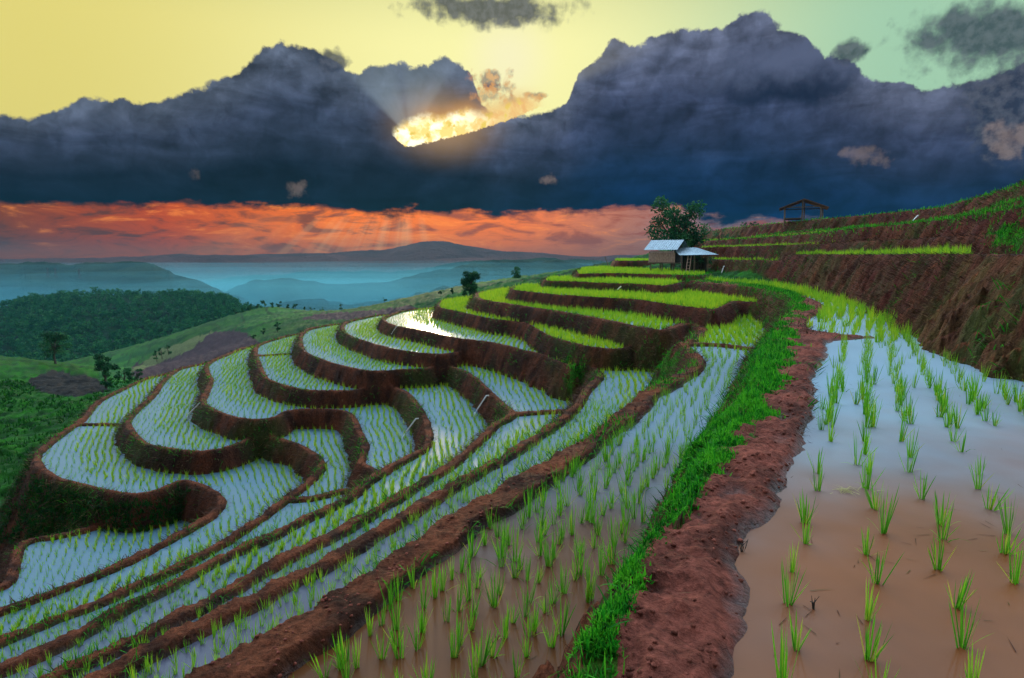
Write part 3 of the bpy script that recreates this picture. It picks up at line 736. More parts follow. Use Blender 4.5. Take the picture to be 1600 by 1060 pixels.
# ------------------------------------------------------------------ grass
def pick(mask, n):
    idx = np.flatnonzero(mask.ravel()); return rng.choice(idx, n)
def on_verts(mask, n, hmin, hmax, w, lean, droop, kw=8.0, down=0.0, seg=2, tint=None):
    idx = pick(mask, n); b = V_all[idx].copy(); Rr = R.ravel()[idx]; k = 1 + Rr / kw
    b[:, :2] += rng.normal(0, 1, (n, 2)) * (0.012 + 0.003 * Rr)[:, None]
    b[:, 2] = ground(b[:, 0], b[:, 1]) - 0.01
    a = rng.uniform(0, 2 * pi, n); l = np.abs(rng.normal(0, lean, n))
    d = np.stack([np.sin(l) * np.cos(a), np.sin(l) * np.sin(a), np.cos(l)], 1)
    if down:
        g_r = gr_.ravel()[idx]; g_t = gt_.ravel()[idx]; thv = TH.ravel()[idx]
        gx = g_r * np.sin(thv) + g_t * np.cos(thv); gy = g_r * np.cos(thv) - g_t * np.sin(thv)
        gl = np.hypot(gx, gy) + 1e-6
        d += np.stack([-gx / gl, -gy / gl, -0.3 + 0 * gl], 1) * down
        d /= np.linalg.norm(d, axis=1)[:, None]
    va = TH.ravel()[idx]; sa = rng.normal(0, 0.9, n)
    side = np.stack([np.cos(sa - va), np.sin(sa - va), np.zeros(n)], 1)
    t = rng.uniform(0, 1, n) if tint is None else np.clip(tint(idx) + rng.normal(0, 0.27, n), 0, 1)
    L = rng.uniform(hmin, hmax, n) * np.minimum(k, 2.2)
    return blades(b, d, L, w * k * rng.uniform(0.7, 1.3, n), rng.uniform(0, droop, n), seg, t, side)
gr_, gt_ = gr, gt
GRf = GR > 0.5
drym = (SLOPE > 0.75) & (WIN >= 0) & ~WET & (R < 62) & ~GRf
gp = [on_verts(GRf & (R < 40) & (n2 + fine * .6 > .38), 80000, 0.014, 0.045, 0.007, 0.7, 0.7, 9.0, 0, 2, lambda i: np.clip(2.6 * n2.ravel()[i] - .75, 0, 1))]
gp.append(on_verts(GRf & (R < 12), 1300, 0.06, 0.12, 0.005, 0.5, 0.8, 9.0, 0, 3, lambda i: 0.6 + 0 * i))
gp.append(on_verts(GRf & (R >= 20), 8000, 0.04, 0.1, 0.006, 0.5, 0.6, 9.0))
rg = (WIN >= 0) & ~WET & (R > 9) & (R < 60) & (SLOPE < 1.2) & (n1 > .56) & (TH < .42)
gp.append(on_verts(drym & (R > 5) & (n1 > np.where(TH < .42, .51, .66)), 15000, .05, .16, .006, .8, .8, 8.0, .6, 2, lambda i: .15 + .4 * n2.ravel()[i]))
rr_ = np.isin(WIN, [ORDER.index('R4'), ORDER.index('R5'), ORDER.index('R3')]) & (SD < .4) & (SD > -.15) & (R < 75)
gp.append(on_verts(rr_, 9000, .05, .14, .008, .5, .6, 12.0, 0, 2, lambda i: .35 + .5 * n2.ravel()[i]))
gp.append(on_verts(rg, 5000, .03, .10, .006, .6, .6, 9.0))
gp.append(on_verts(GRf & (R < 10), 500, .06, .16, .007, .9, 1.2, 9.0, 0, 4, lambda i: .3 + 0 * i))
o = link('grass', blade_mesh('grass', gp, M_GRASS)); setp(o, 'lush bright green grass growing along the edge of the red mud path', 'grass', None, 'stuff')

t_dry = lambda i: 0.08 + 0.95 * np.clip(n1.ravel()[i] * 0.75 + n3.ravel()[i] * 0.5 - 0.22, 0, 1)
dp = [on_verts(drym & (R > 6) & (R < 15), 26000, 0.02, 0.07, 0.003, 0.6, 0.7, 6.0, 1.1, 2, t_dry), on_verts(drym & (R > 15), 95000, 0.06, 0.17, 0.004, 0.6, 0.7, 6.0, 1.1, 2, t_dry)]
rimm = (WIN >= 0) & ~WET & (R > 8) & (R < 62) & ~GRf & (SLOPE < 0.75) & (TH < 0.5)
dp.append(on_verts(rimm & (R > 14), 4000, 0.02, 0.07, 0.005, 0.6, 0.5, 9.0, 0, 2, t_dry))
dp.append(on_verts(drym & (R <= 6), 900, 0.02, 0.06, 0.003, 0.8, 0.8, 6.0, 0.8, 3, t_dry))
o = link('dry_grass', blade_mesh('dry_grass', dp, M_DRY)); setp(o, 'dry brown grass hanging on the steep earth banks between paddies', 'dry grass', None, 'stuff')

# straw scraps trodden into the path
idx = pick(pathm & (R < 9) & ~GRf & ~WET, 420); b = V_all[idx].copy(); b[:, 2] += 0.008
a = rng.uniform(0, 2 * pi, len(b)); d = np.stack([np.cos(a), np.sin(a), rng.uniform(-.05, .22, len(b))], 1)
o = link('straw_litter', blade_mesh('straw_litter', [blades(b, d, rng.uniform(.03, .13, len(b)), np.full(len(b), .0028), rng.uniform(0, .25, len(b)), 3, rng.uniform(.3, 1, len(b)))], M_DRY))
setp(o, 'scraps of dry straw and roots scattered over the red mud path', 'straw', None, 'stuff')

# crop rows and rough growth on the left slope
natm = (WIN == -1) & (R > 12) & (R < 85) & (TH < -0.38) & (PX > -60)
xs = X[natm]; ys = Y[natm]
Q, Sg = np.meshgrid(np.arange(-75, 0, 0.75), np.arange(5, 95, 0.30), indexing='ij'); Q = Q.ravel(); Sg = Sg.ravel()
dd = np.array([sin(radians(28)), cos(radians(28))]); nn = np.array([dd[1], -dd[0]])
Q = Q + (fbm(Q * .06, Sg * .06, 2, 3) - .5) * 5; Q += rng.normal(0, .07, len(Q)); Sg += rng.normal(0, .1, len(Q))
x = Q * nn[0] + Sg * dd[0]; y = Q * nn[1] + Sg * dd[1]
i, j = lookup(x, y); ppx, ppy = project(np.stack([x, y, H[i, j]], -1))
plum_poly = [(40, 595), (85, 578), (150, 590), (172, 610), (120, 622), (60, 612)]
ok = (WIN[i, j] == -1) & (y > 8) & (ppx > -50) & (ppx < 240) & (np.hypot(x, y) < 84) & ~inpoly(ppx, ppy, plum_poly) & (fbm(x * .3, y * .3, 3, 77) > .38)
x, y, z = x[ok], y[ok], H[i, j][ok]
def tufts(x, y, z, n, hmin, hmax, w, lean, t0):
    M = len(x) * n; X_ = np.repeat(x, n); Y_ = np.repeat(y, n); Z_ = np.repeat(z, n); Dd = np.hypot(X_, Y_)
    a = rng.uniform(0, 2 * pi, M); l = np.abs(rng.normal(0, lean, M))
    d = np.stack([np.sin(l) * np.cos(a), np.sin(l) * np.sin(a), np.cos(l)], 1)
    b = np.stack([X_ + rng.normal(0, .05, M), Y_ + rng.normal(0, .05, M), Z_ - .03], 1)
    sa = rng.normal(0, .9, M) + np.arctan2(-X_, Y_)
    return blades(b, d, np.repeat(rng.uniform(hmin, hmax, len(x)), n) * rng.uniform(.6, 1.1, M), w * np.maximum(1, Dd / 25) * rng.uniform(.7, 1.3, M), rng.uniform(0, .6, M), 2, np.clip(t0 + rng.normal(0, .25, M), 0, 1), np.stack([np.cos(sa), np.sin(sa), np.zeros(M)], 1))
cpz = [tufts(x, y, z, 6, .3, .5, .03, .5, .45)]
o = link('crop_foliage', blade_mesh('crop_foliage', cpz, M_CROP)); setp(o, 'rows of leafy green crops on the slope left of the terraces', 'crops', None, 'stuff')
# undergrowth on the dark bank under the lowest paddies
um = ((WIN == ORDER.index('T1')) & (SD < -0.1) & (SD > -3)) | ((WIN == -1) & (R < 30) & (TH < -0.35))
idx = pick(um & (PX > -40) & (PX < 380) & (PY > 715) & (PY < 850), 2600); i2 = np.array(idx)
P_ = V_all[i2]; keep = fbm(P_[:, 0] * .5, P_[:, 1] * .5, 3, 5) > 0.48; P_ = P_[keep]
o = link('undergrowth', blade_mesh('undergrowth', [tufts(P_[:, 0], P_[:, 1], P_[:, 2], 9, .12, .4, .03, .8, .3)], M_CROP)); setp(o, 'dark green weeds overgrowing the bank below the lowest paddies', 'undergrowth', None, 'stuff')

# loose crumbs and clods of earth along the path and on the near ridges
ico = np.array([(0, 0, 1), (.89, 0, .45), (.28, .85, .45), (-.72, .53, .45), (-.72, -.53, .45), (.28, -.85, .45), (.72, .53, -.45), (-.28, .85, -.45), (-.89, 0, -.45), (-.28, -.85, -.45), (.72, -.53, -.45), (0, 0, -1)])
icf = np.array([(0, 1, 2), (0, 2, 3), (0, 3, 4), (0, 4, 5), (0, 5, 1), (1, 6, 2), (2, 7, 3), (3, 8, 4), (4, 9, 5), (5, 10, 1), (1, 10, 6), (2, 6, 7), (3, 7, 8), (4, 8, 9), (5, 9, 10), (11, 7, 6), (11, 8, 7), (11, 9, 8), (11, 10, 9), (11, 6, 10)])
cm = ((pathm & (R < 12)) | ((WIN == ORDER.index('T8')) & (SD < .45) & (R < 12))) & ~WET & ~GRf & (PX > -50)
idx = pick(cm & (n2 + clod * .8 > .46), 2600); n_c = len(idx); b = V_all[idx].copy(); b[:, :2] += rng.normal(0, .02, (n_c, 2)); b[:, 2] = ground(b[:, 0], b[:, 1])
sz = rng.uniform(.004, .018, n_c) ** 1.0 * (0.6 + 0.08 * R.ravel()[idx]); V = ico[None] * sz[:, None, None] * rng.uniform(.6, 1.4, (n_c, 12, 1)) * np.array([1.2, 1.2, .8]) + b[:, None, :]
shade = np.clip(rng.uniform(.5, 1.1, n_c), 0, 1)[:, None, None] * np.broadcast_to(np.array([.20, .058, .040]), (n_c, 12, 3)) * 1.1
me = mesh_np('dirt', V.reshape(-1, 3), (icf[None] + (np.arange(n_c) * 12)[:, None, None]).ravel(), np.full(n_c * 20, 3), M_GROUND, True, {'Col': shade.reshape(-1, 3), 'wet': np.zeros(n_c * 12)})
setp(link('dirt', me), 'crumbs and clods of red earth strewn along the path and near ridges', 'dirt', None, 'stuff')
# scum and straw afloat on the near paddies
wm = WET & (R < 11) & ((WIN == L0k) | (WIN == ORDER.index('T8')))
idx = pick(wm & (n2 > .52), 260); b = V_all[idx].copy(); b[:, 2] = WATER_Z.ravel()[idx] + .004
a = rng.uniform(0, 2 * pi, len(b)); d = np.stack([np.cos(a), np.sin(a), np.zeros(len(b))], 1); sd = np.stack([-np.sin(a), np.cos(a), np.zeros(len(b))], 1)
o = link('floating_straw', blade_mesh('floating_straw', [blades(b, d, rng.uniform(.02, .14, len(b)), np.full(len(b), .004), np.zeros(len(b)), 2, rng.uniform(.2, 1, len(b)), sd)], M_DRY)); setp(o, 'bits of straw afloat on the muddy water of the near paddies', 'straw', None, 'stuff')
# ------------------------------------------------------------------ far hills
def hill_mat(name, stops, scale):
    m, t, b = new_mat(name)
    co = t.n.new('ShaderNodeTexCoord').outputs['Object']
    n = t.noise(co, scale, 8, 0.65)
    t.put(b.inputs['Base Color'], t.ramp(n, stops)); b.inputs['Roughness'].default_value = 0.95; b.inputs['Specular IOR Level'].default_value = 0.05
    bp = t.n.new('ShaderNodeBump'); bp.inputs['Distance'].default_value = 0.6 / scale; t.put(bp.inputs['Height'], n); t.l.new(bp.outputs[0], b.inputs['Normal'])
    return m
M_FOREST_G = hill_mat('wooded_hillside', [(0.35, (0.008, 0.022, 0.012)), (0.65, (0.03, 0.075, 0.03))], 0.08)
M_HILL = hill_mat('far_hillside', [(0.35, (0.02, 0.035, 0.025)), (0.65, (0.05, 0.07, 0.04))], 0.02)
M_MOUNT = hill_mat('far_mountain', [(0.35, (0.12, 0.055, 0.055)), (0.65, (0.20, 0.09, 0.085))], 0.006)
FLOOR = -85.0
def ridge(name, crest, d_front, back, mat, amp, seed, nx=260, rows=46, power=0.8):
    C = smooth_curve([at_d(*c) for c in crest], 8)
    s = np.linspace(0, len(C) - 1, nx); i = np.clip(s.astype(int), 0, len(C) - 2); f = (s - i)[:, None]
    C = C[i] * (1 - f) + C[i + 1] * f
    V = np.zeros((rows, nx, 3)); cn = np.arange(nx) * 260 / nx
    C[:, 2] += (fbm(cn * .11 + seed, cn * 0 + seed, 5, seed) - .5) * amp * 0.9
    for r in range(rows):
        t = r / (rows - 1)
        if t <= 0.6:
            k = t / 0.6; sc = d_front + (1 - d_front) * k; hgt = k ** power
        else:
            k = (t - 0.6) / 0.4; sc = 1 + back * k; hgt = 1 - k ** 1.4
        V[r, :, 0] = C[:, 0] * sc; V[r, :, 1] = C[:, 1] * sc
        sp = np.linalg.norm(C[:, :2], axis=1).mean() * 0.02
        nz = fbm(V[r, :, 0] / (sp * 5) + seed, V[r, :, 1] / (sp * 5), 5, seed) - 0.5
        V[r, :, 2] = FLOOR + (C[:, 2] - FLOOR) * hgt + nz * amp * (0.25 + 0.75 * min(1, abs(t - 0.6) * 4))
    a = (np.arange(rows - 1)[:, None] * nx + np.arange(nx - 1)[None]).ravel()
    q = np.stack([a, a + 1, a + nx + 1, a + nx], 1)
    o = link(name, mesh_np(name, V.reshape(-1, 3), q.ravel(), np.full(len(q), 4), mat, True)); setp(o, kind='structure')
    return V
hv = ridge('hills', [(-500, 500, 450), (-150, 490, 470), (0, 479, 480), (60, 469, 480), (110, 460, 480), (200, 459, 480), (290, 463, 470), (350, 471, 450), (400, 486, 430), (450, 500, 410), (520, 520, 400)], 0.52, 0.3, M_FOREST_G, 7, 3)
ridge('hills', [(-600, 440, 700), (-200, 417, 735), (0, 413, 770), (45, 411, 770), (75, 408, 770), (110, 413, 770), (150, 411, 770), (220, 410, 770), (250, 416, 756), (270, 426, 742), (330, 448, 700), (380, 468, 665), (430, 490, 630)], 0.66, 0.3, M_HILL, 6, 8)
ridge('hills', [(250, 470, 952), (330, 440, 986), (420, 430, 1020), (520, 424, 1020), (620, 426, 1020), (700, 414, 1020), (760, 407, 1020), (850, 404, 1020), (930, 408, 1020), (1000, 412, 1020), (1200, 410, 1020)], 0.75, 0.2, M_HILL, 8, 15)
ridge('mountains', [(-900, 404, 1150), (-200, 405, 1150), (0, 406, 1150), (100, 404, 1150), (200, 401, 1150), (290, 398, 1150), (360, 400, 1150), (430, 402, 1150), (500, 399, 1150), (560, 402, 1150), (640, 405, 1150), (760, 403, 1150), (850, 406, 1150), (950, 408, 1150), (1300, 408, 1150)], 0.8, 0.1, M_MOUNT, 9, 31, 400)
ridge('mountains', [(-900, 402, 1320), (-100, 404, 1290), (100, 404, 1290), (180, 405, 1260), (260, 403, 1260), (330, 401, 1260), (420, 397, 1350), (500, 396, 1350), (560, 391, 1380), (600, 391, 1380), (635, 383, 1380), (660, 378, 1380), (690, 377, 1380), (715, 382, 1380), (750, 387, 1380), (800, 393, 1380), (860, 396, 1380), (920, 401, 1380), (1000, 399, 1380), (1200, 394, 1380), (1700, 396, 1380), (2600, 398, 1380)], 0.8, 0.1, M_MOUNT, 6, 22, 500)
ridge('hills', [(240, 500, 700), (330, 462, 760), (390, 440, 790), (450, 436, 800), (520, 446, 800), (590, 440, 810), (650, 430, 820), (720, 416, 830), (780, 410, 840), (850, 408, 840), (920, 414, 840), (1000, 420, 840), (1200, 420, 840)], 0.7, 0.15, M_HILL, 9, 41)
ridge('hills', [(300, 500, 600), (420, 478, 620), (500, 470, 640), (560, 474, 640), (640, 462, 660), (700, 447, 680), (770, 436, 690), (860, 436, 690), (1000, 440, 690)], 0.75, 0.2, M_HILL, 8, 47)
# valley floor
n_a = 90; ang = np.linspace(-1.6, 1.6, n_a); rr = np.array([230, 300, 420, 600, 900, 1200, 1400, 1500.])
V = np.stack([np.outer(rr, np.sin(ang)), np.outer(rr, np.cos(ang)), np.full((len(rr), n_a), FLOOR)], -1)
a = (np.arange(len(rr) - 1)[:, None] * n_a + np.arange(n_a - 1)[None]).ravel()
q = np.stack([a, a + 1, a + n_a + 1, a + n_a], 1)
o = link('valley_ground', mesh_np('valley_ground', V.reshape(-1, 3), q.ravel(), np.full(len(q), 4), M_HILL)); setp(o, kind='structure')

# ------------------------------------------------------------------ foliage
def crown_cards(r, lobes, n, size, flat=0.75, tint=(0.1, 0.9)):
    """leaf-sized faces spread through the lobes' volume"""
    wgt = np.array([l[3] ** 2 for l in lobes]); k = r.choice(len(lobes), n, p=wgt / wgt.sum())
    L = np.array(lobes)[k]
    d = r.normal(0, 1, (n, 3)); d /= np.linalg.norm(d, axis=1)[:, None]
    rad = r.uniform(0.25, 1.0, n) ** 0.55 * L[:, 3]; rad *= 0.8 + 0.4 * r.uniform(0, 1, n)
    c = L[:, :3] + d * rad[:, None] * np.array([1, 1, flat])
    u = r.normal(0, 1, (n, 3)); u /= np.linalg.norm(u, axis=1)[:, None]
    v = np.cross(u, r.normal(0, 1, (n, 3))); v /= np.linalg.norm(v, axis=1)[:, None]
    s = size * r.uniform(0.6, 1.4, n)[:, None]
    V = np.stack([c - u * s, c + v * s * 0.45, c + u * s, c - v * s * 0.45], 1).reshape(-1, 3)
    tl = r.uniform(*tint, len(lobes))
    return V, np.arange(4 * n), np.full(n, 4), np.repeat(np.clip(tl[k] + r.normal(0, .15, n), 0, 1), 4)

M_BARK = simple_mat('bark', (0.06, 0.045, 0.035), 0.9, 0.5, 12, (1, 1, 0.3))
M_LEAF = leaf_mat('broad_leaf', [(0.0, (0.008, 0.045, 0.018)), (0.6, (0.02, 0.10, 0.035)), (1.0, (0.05, 0.16, 0.05))], 0.3)

M_WOODS = leaf_mat('forest_leaf', [(0.0, (0.010, 0.055, 0.022)), (0.6, (0.028, 0.14, 0.045)), (1.0, (0.08, 0.24, 0.06))], 0.3)
def tree(base, h, crown_r, label, seed, lobes_n=14, cards=2600, leaf=0.09, trunk_f=0.35, squash=0.8, group=None, kind='tree', skew=(0, 0)):
    r = np.random.default_rng(seed)
    root = empty(kind, tuple(base)); setp(root, label, kind.replace('_', ' '), group)
    mb = MB(); top = np.array([skew[0] * .5, skew[1] * .5, h * 0.72])
    tr = h * 0.028
    mb.tube([(0, 0, -0.3), (r.normal(0, .02) * h, r.normal(0, .02) * h, h * trunk_f * .6), tuple(top * 0.75), tuple(top)], [tr * 1.5, tr, tr * .7, tr * .3])
    lobes = []
    for k in range(lobes_n):
        a = r.uniform(0, 2 * pi); u = r.uniform(0.1, 1) ** .6; zz = r.uniform(trunk_f, 0.95)
        wd = crown_r * (1 - abs((zz - (trunk_f + .97) / 2) / ((0.97 - trunk_f) / 2 + .15)) ** 2.2)
        c = np.array([cos(a) * u * wd + skew[0] * zz, sin(a) * u * wd + skew[1] * zz, zz * h])
        lobes.append((*c, crown_r * r.uniform(.24, .46)))
        st = top * r.uniform(.4, .95)
        mb.tube([tuple(st), tuple((st + c) / 2 + np.array([0, 0, .04 * h])), tuple(c)], [tr * .5, tr * .32, tr * .12], 5)
    mb.build('trunk', M_BARK, root)
    V, Fl, S, T = crown_cards(r, lobes, cards, leaf, squash)
    c_ = link('crown', mesh_np('crown', V, Fl, S, M_LEAF, False, {'tint': T}), root)
    return root

def on_ground(px, py, D):
    p = at_d(px, py, D); p[2] = ground(p[0], p[1])[0] if D < 285 else p[2]; return p
b = np.array(at_d(1052, 420, 54.0)); b[2] = max(ground(b[0], b[1])[0], 0) - 0.1
tree(b, 5.9, 2.35, 'large broad dark tree rising right behind the tin-roofed hut', 4, 24, 5000, 0.13, 0.22, 0.85)
b = on_ground(735, 455, 70); tree(b, 3.1, 1.0, 'small round tree alone at the tip of the upper terraces', 9, 30, 6500, 0.085, 0.14, 0.95)
b = on_ground(805, 440, 96); tree(b, 1.9, 1.15, 'low bluish tree cluster farther off, right of the lone round tree', 12, 12, 1600, 0.09, 0.1)
b = on_ground(88, 572, 74); tree(b, 3.9, 1.7, 'dark spreading tree on the slope at the left edge, above the ploughed patch', 15, 16, 3200, 0.10, 0.34)
b = on_ground(166, 612, 56); tree(b, 3.4, 0.95, 'dense dark tree beside the ploughed patch, right of the spreading tree', 19, 16, 2600, 0.09, 0.12)
b = on_ground(196, 606, 62); tree(b, 2.0, 0.8, 'short bushy tree just below the edge of the lowest terraces', 23, 9, 1100, 0.09, 0.1)
b = on_ground(215, 600, 66); tree(b, 1.9, 0.55, 'thin sparse sapling right of the short bushy tree', 24, 7, 450, 0.08, 0.3)
far_trees = [(412, 516, 105, 1.5, .55, 'dark shrub-sized tree in the middle of the pale green field'), (434, 522, 100, 1.6, .6, 'dark tree in the pale green field, a little right and lower'), (395, 520, 105, .9, .4, 'tiny bush left of the two field trees'),
             (601, 476, 116, 1.1, .4, 'lone small tree on the meadow beyond the middle terraces'), (533, 489, 130, 2.0, .42, 'slim upright tree at the right end of the valley tree line'), (707, 462, 84, .9, .3, 'tiny tree left of the lone round tree'), (688, 466, 86, .7, .25, 'smallest shrub on the meadow, left of the round tree'),
             (244, 548, 128, 2.2, .7, 'tree at the left of the clump below the forest edge'), (252, 546, 128, 2.6, .6, 'tallest tree of the clump below the forest edge'), (262, 544, 128, 2.1, .8, 'wide tree at the right of the clump below the forest edge')]
for k, (px, py, D, h, cr, lab) in enumerate(far_trees):
    tree(on_ground(px, py, D), h, cr, lab, 40 + k, 7, 420, 0.1, 0.2)
r = np.random.default_rng(5)
lineup = [(368, 1.9), (379, 1.4), (391, 2.0), (402, 1.6), (414, 2.4), (425, 1.5), (437, 2.0), (449, 1.3), (462, 1.7), (476, 1.4), (488, 1.9), (503, 1.5)]
for k, (px, h) in enumerate(lineup):
    py = np.interp(px, [360, 430, 510], [476, 482, 492])
    tree(on_ground(px, py, 165), h * .85, h * .42, f'dark tree, {ORD[k]} from the left in the hazy valley tree line', 70 + k, 6, 260, 0.16, 0.15, group='trees in the hazy valley line')
# bare-branched bush on the crest left of the upper right terraces
def bush(base, h, wd, label, seed, cards=500):
    r = np.random.default_rng(seed); root = empty('bush', tuple(base)); setp(root, label, 'bush')
    mb = MB(); lob = []
    for k in range(14):
        a = r.uniform(0, 2 * pi); e = np.array([cos(a) * wd * r.uniform(.3, 1), sin(a) * wd * r.uniform(.3, 1), h * r.uniform(.5, 1)])
        mb.tube([(0, 0, -.1), tuple(e * .5 + np.array([0, 0, .12 * h])), tuple(e)], [.03, .02, .008], 5); lob.append((*e, h * .22))
    mb.build('stem', M_BARK, root)
    V, Fl, S, T = crown_cards(r, lob, cards, .05); link('foliage', mesh_np('foliage', V, Fl, S, M_LEAF, False, {'tint': T}), root)
for px, D, h, wd, lab, sd in [(1124, 60, 1.15, .9, 'scraggly bush on the crest right of the big tree', 1), (1143, 63, .75, .8, 'low scraggly bush on the crest, second right of the big tree', 2), (1168, 64, .55, .9, 'lowest bush on the crest, nearest the open shelter', 3), (1098, 46.5, .9, .8, 'leafy bush at the right corner of the hut', 4)]:
    b = at_d(px, 400, D); b[2] = ground(b[0], b[1])[0]; bush(b, h, wd, lab, sd)

# ------------------------------------------------------------------ forest on the hill: one mass of trees
r = np.random.default_rng(3); fp = []
hf = hv[8:32].reshape(-1, 3)
NTREE = 5200
lo = hv[8:30]; ii = r.integers(0, lo.shape[0] - 1, NTREE); jj = r.integers(0, lo.shape[1] - 1, NTREE); u = r.uniform(0, 1, (NTREE, 1)); v = r.uniform(0, 1, (NTREE, 1))
Pq = (lo[ii, jj] * (1 - u) + lo[ii + 1, jj] * u) * (1 - v) + (lo[ii, jj + 1] * (1 - u) + lo[ii + 1, jj + 1] * u) * v
ppx, _ = project(Pq); Pq = Pq[(ppx > -120) & (ppx < 460)]
var = [crown_cards(np.random.default_rng(k), [(0, 0, .55, .38), (.2, .1, .35, .3), (-.2, .05, .4, .3), (.05, -.2, .75, .24)], 46, .13) for k in range(8)]
for k in range(8):
    sel = Pq[k::8]; h = r.uniform(2.6, 6.2, len(sel)); a = r.uniform(0, 2 * pi, len(sel))
    V0 = var[k][0]; ca, sa = np.cos(a)[:, None], np.sin(a)[:, None]
    Vx = V0[None, :, 0] * ca - V0[None, :, 1] * sa; Vy = V0[None, :, 0] * sa + V0[None, :, 1] * ca
    V = np.stack([Vx, Vy, np.broadcast_to(V0[None, :, 2], Vx.shape)], -1) * h[:, None, None] + sel[:, None, :]
    nv = V0.shape[0]
    fp.append((V.reshape(-1, 3), np.arange(len(sel) * nv), np.full(len(sel) * nv // 4, 4), np.clip(np.tile(var[k][3], len(sel)) * .5 + np.repeat(r.uniform(0, .5, len(sel)), nv), 0, 1)))
o = link('forest', blade_mesh('forest', fp, M_WOODS)); setp(o, 'dense dark forest covering the hazy hill on the left', 'forest', None, 'stuff')

# ------------------------------------------------------------------ hut
M_TIN = simple_mat('weathered_tin', (0.20, 0.27, 0.33), 0.45, 0.5, 5, (1, 3, 1), 0.3, 0.4)
M_WOOD = simple_mat('grey_brown_timber', (0.13, 0.085, 0.055), 0.85, 0.5, 10, (1, 1, 0.25))
M_BAMBOO = simple_mat('woven_bamboo', (0.36, 0.21, 0.16), 0.8, 0.5, 14, (2, 2, 0.4))
M_PINK = simple_mat('pale_pink_board', (0.50, 0.30, 0.28), 0.7, 0.2, 6)
M_DARK = simple_mat('dark_plank', (0.035, 0.025, 0.02), 0.9, 0.5, 10, (1, 1, .25))
M_THATCH = simple_mat('brown_thatch', (0.12, 0.07, 0.05), 0.95, 0.5, 18, (1, 1, 3))
def sheet(p00, p10, p11, p01, waves, amp, thick=0.012):
    """corrugated sheet: p00-p10 low edge, p01-p11 high edge"""
    p00, p10, p11, p01 = [np.array(p, float) for p in (p00, p10, p11, p01)]
    n = waves * 6 + 1; nv = np.cross(p10 - p00, p01 - p00); nv /= np.linalg.norm(nv); mb = MB()
    for lay in (0, 1):
        for k in range(n):
            t = k / (n - 1); off_ = nv * (amp * sin(2 * pi * waves * t) - lay * thick)
            mb.v += [tuple(p00 * (1 - t) + p10 * t + off_), tuple(p01 * (1 - t) + p11 * t + off_)]
    for k in range(n - 1):
        a = 2 * k; b_ = a + 2 * n
        mb.f += [(a, a + 2, a + 3, a + 1), (b_, b_ + 1, b_ + 3, b_ + 2), (a, b_, b_ + 2, a + 2), (a + 1, a + 3, b_ + 3, b_ + 1)]
    mb.f += [(0, 1, 2 * n + 1, 2 * n), (2 * n - 2, 4 * n - 2, 4 * n - 1, 2 * n - 1)]
    return mb
hb = at_d(1062, 426, 46.5); hb[2] = ground(hb[0], hb[1])[0] + 0.12
yaw = -radians(35)
hut = empty('hut', tuple(hb)); setp(hut, 'raised wooden farm hut with pale corrugated tin roofs on the terrace edge', 'hut')
Rz = np.array([[cos(yaw), -sin(yaw), 0], [sin(yaw), cos(yaw), 0], [0, 0, 1]])
def L(u, v, z): return tuple(Rz @ np.array([u, v, z]) + np.array([-0.75, 1.0, 0]))
def obox(mb, u, v, z, su, sv, sz): mb.box(L(u, v, z), (su, sv, sz), Rz)
U0, U1, VH = -1.0, 1.0, 1.05
sheet(L(U0 - .3, -1.42, 1.75), L(U1 + .3, -1.42, 1.75), L(U1 + .3, 0.0, 2.50), L(U0 - .3, 0.0, 2.50), 14, .018).build('roof_panel', M_TIN, hut)
sheet(L(U1 + .3, 1.42, 1.75), L(U0 - .3, 1.42, 1.75), L(U0 - .3, 0.02, 2.49), L(U1 + .3, 0.02, 2.49), 14, .018).build('roof_panel', M_TIN, hut)
mb = MB(); obox(mb, 0, 0, .78, 2.2, 2.3, .08); mb.build('floor', M_WOOD, hut)
mb = MB()
for k in range(15):
    u = U0 + .03 + k * (U1 - U0 - .06) / 14
    obox(mb, u, -VH, 1.18, .125, .03 + .006 * (k % 2), .72)
mb.build('front_wall', M_BAMBOO, hut)
mb = MB(); obox(mb, 0, -VH - .025, 1.60, 1.9, .02, .13); mb.build('fascia_board', M_PINK, hut)
mb = MB(); mb2 = MB()
for k in range(15):
    v = -VH + .07 + k * (2 * VH - .14) / 14
    obox(mb, U0, v, 1.22, .03 + .006 * (k % 2), .135, .8); obox(mb2, U1, v, 1.22, .03 + .006 * (k % 2), .135, .8)
mb.build('side_wall', M_DARK, hut); mb2.build('side_wall', M_DARK, hut)
mb = MB()
for k in range(11):
    v = -.95 + k * .19; hh = (1.05 - abs(v)) * .5
    obox(mb, U1 + .005, v, 1.63 + hh / 2, .025, .17, max(hh, .04))
mb.build('gable', M_DARK, hut)
for u, v in ((U0 + .1, -.95), (0, -.95), (U1 - .1, -.95), (U0 + .1, .95), (0, .95), (U1 - .1, .95)):
    mb = MB(); p = np.array(L(u, v, 0)); mb.tube([tuple(p + [0, 0, -.3]), tuple(p + [.01, 0, .4]), tuple(p + [0, 0, .76])], [.06, .055, .05], 8); mb.build('stilt', M_WOOD, hut)
sheet((-.42, -1.35, 1.36), (2.45, -1.25, 1.40), (1.35, .45, 1.92), (-.55, .35, 1.90), 20, .016).build('lean_to_roof', M_TIN, hut)
for x, y, z in ((-.2, -1.05, 1.36), (.75, -1.05, 1.38), (1.75, -1.0, 1.38), (1.6, .1, 1.6)):
    mb = MB(); mb.tube([(x, y, -.3), (x + .03, y, .7), (x, y, z)], .04, 7); mb.build('post', M_WOOD, hut)
mb = MB()
for k in range(9): mb.box((.35 + k * .165, .25 + .004 * (k % 2), .72), (.15, .03, 1.55))
mb.build('back_wall', M_DARK, hut)
mb = MB()
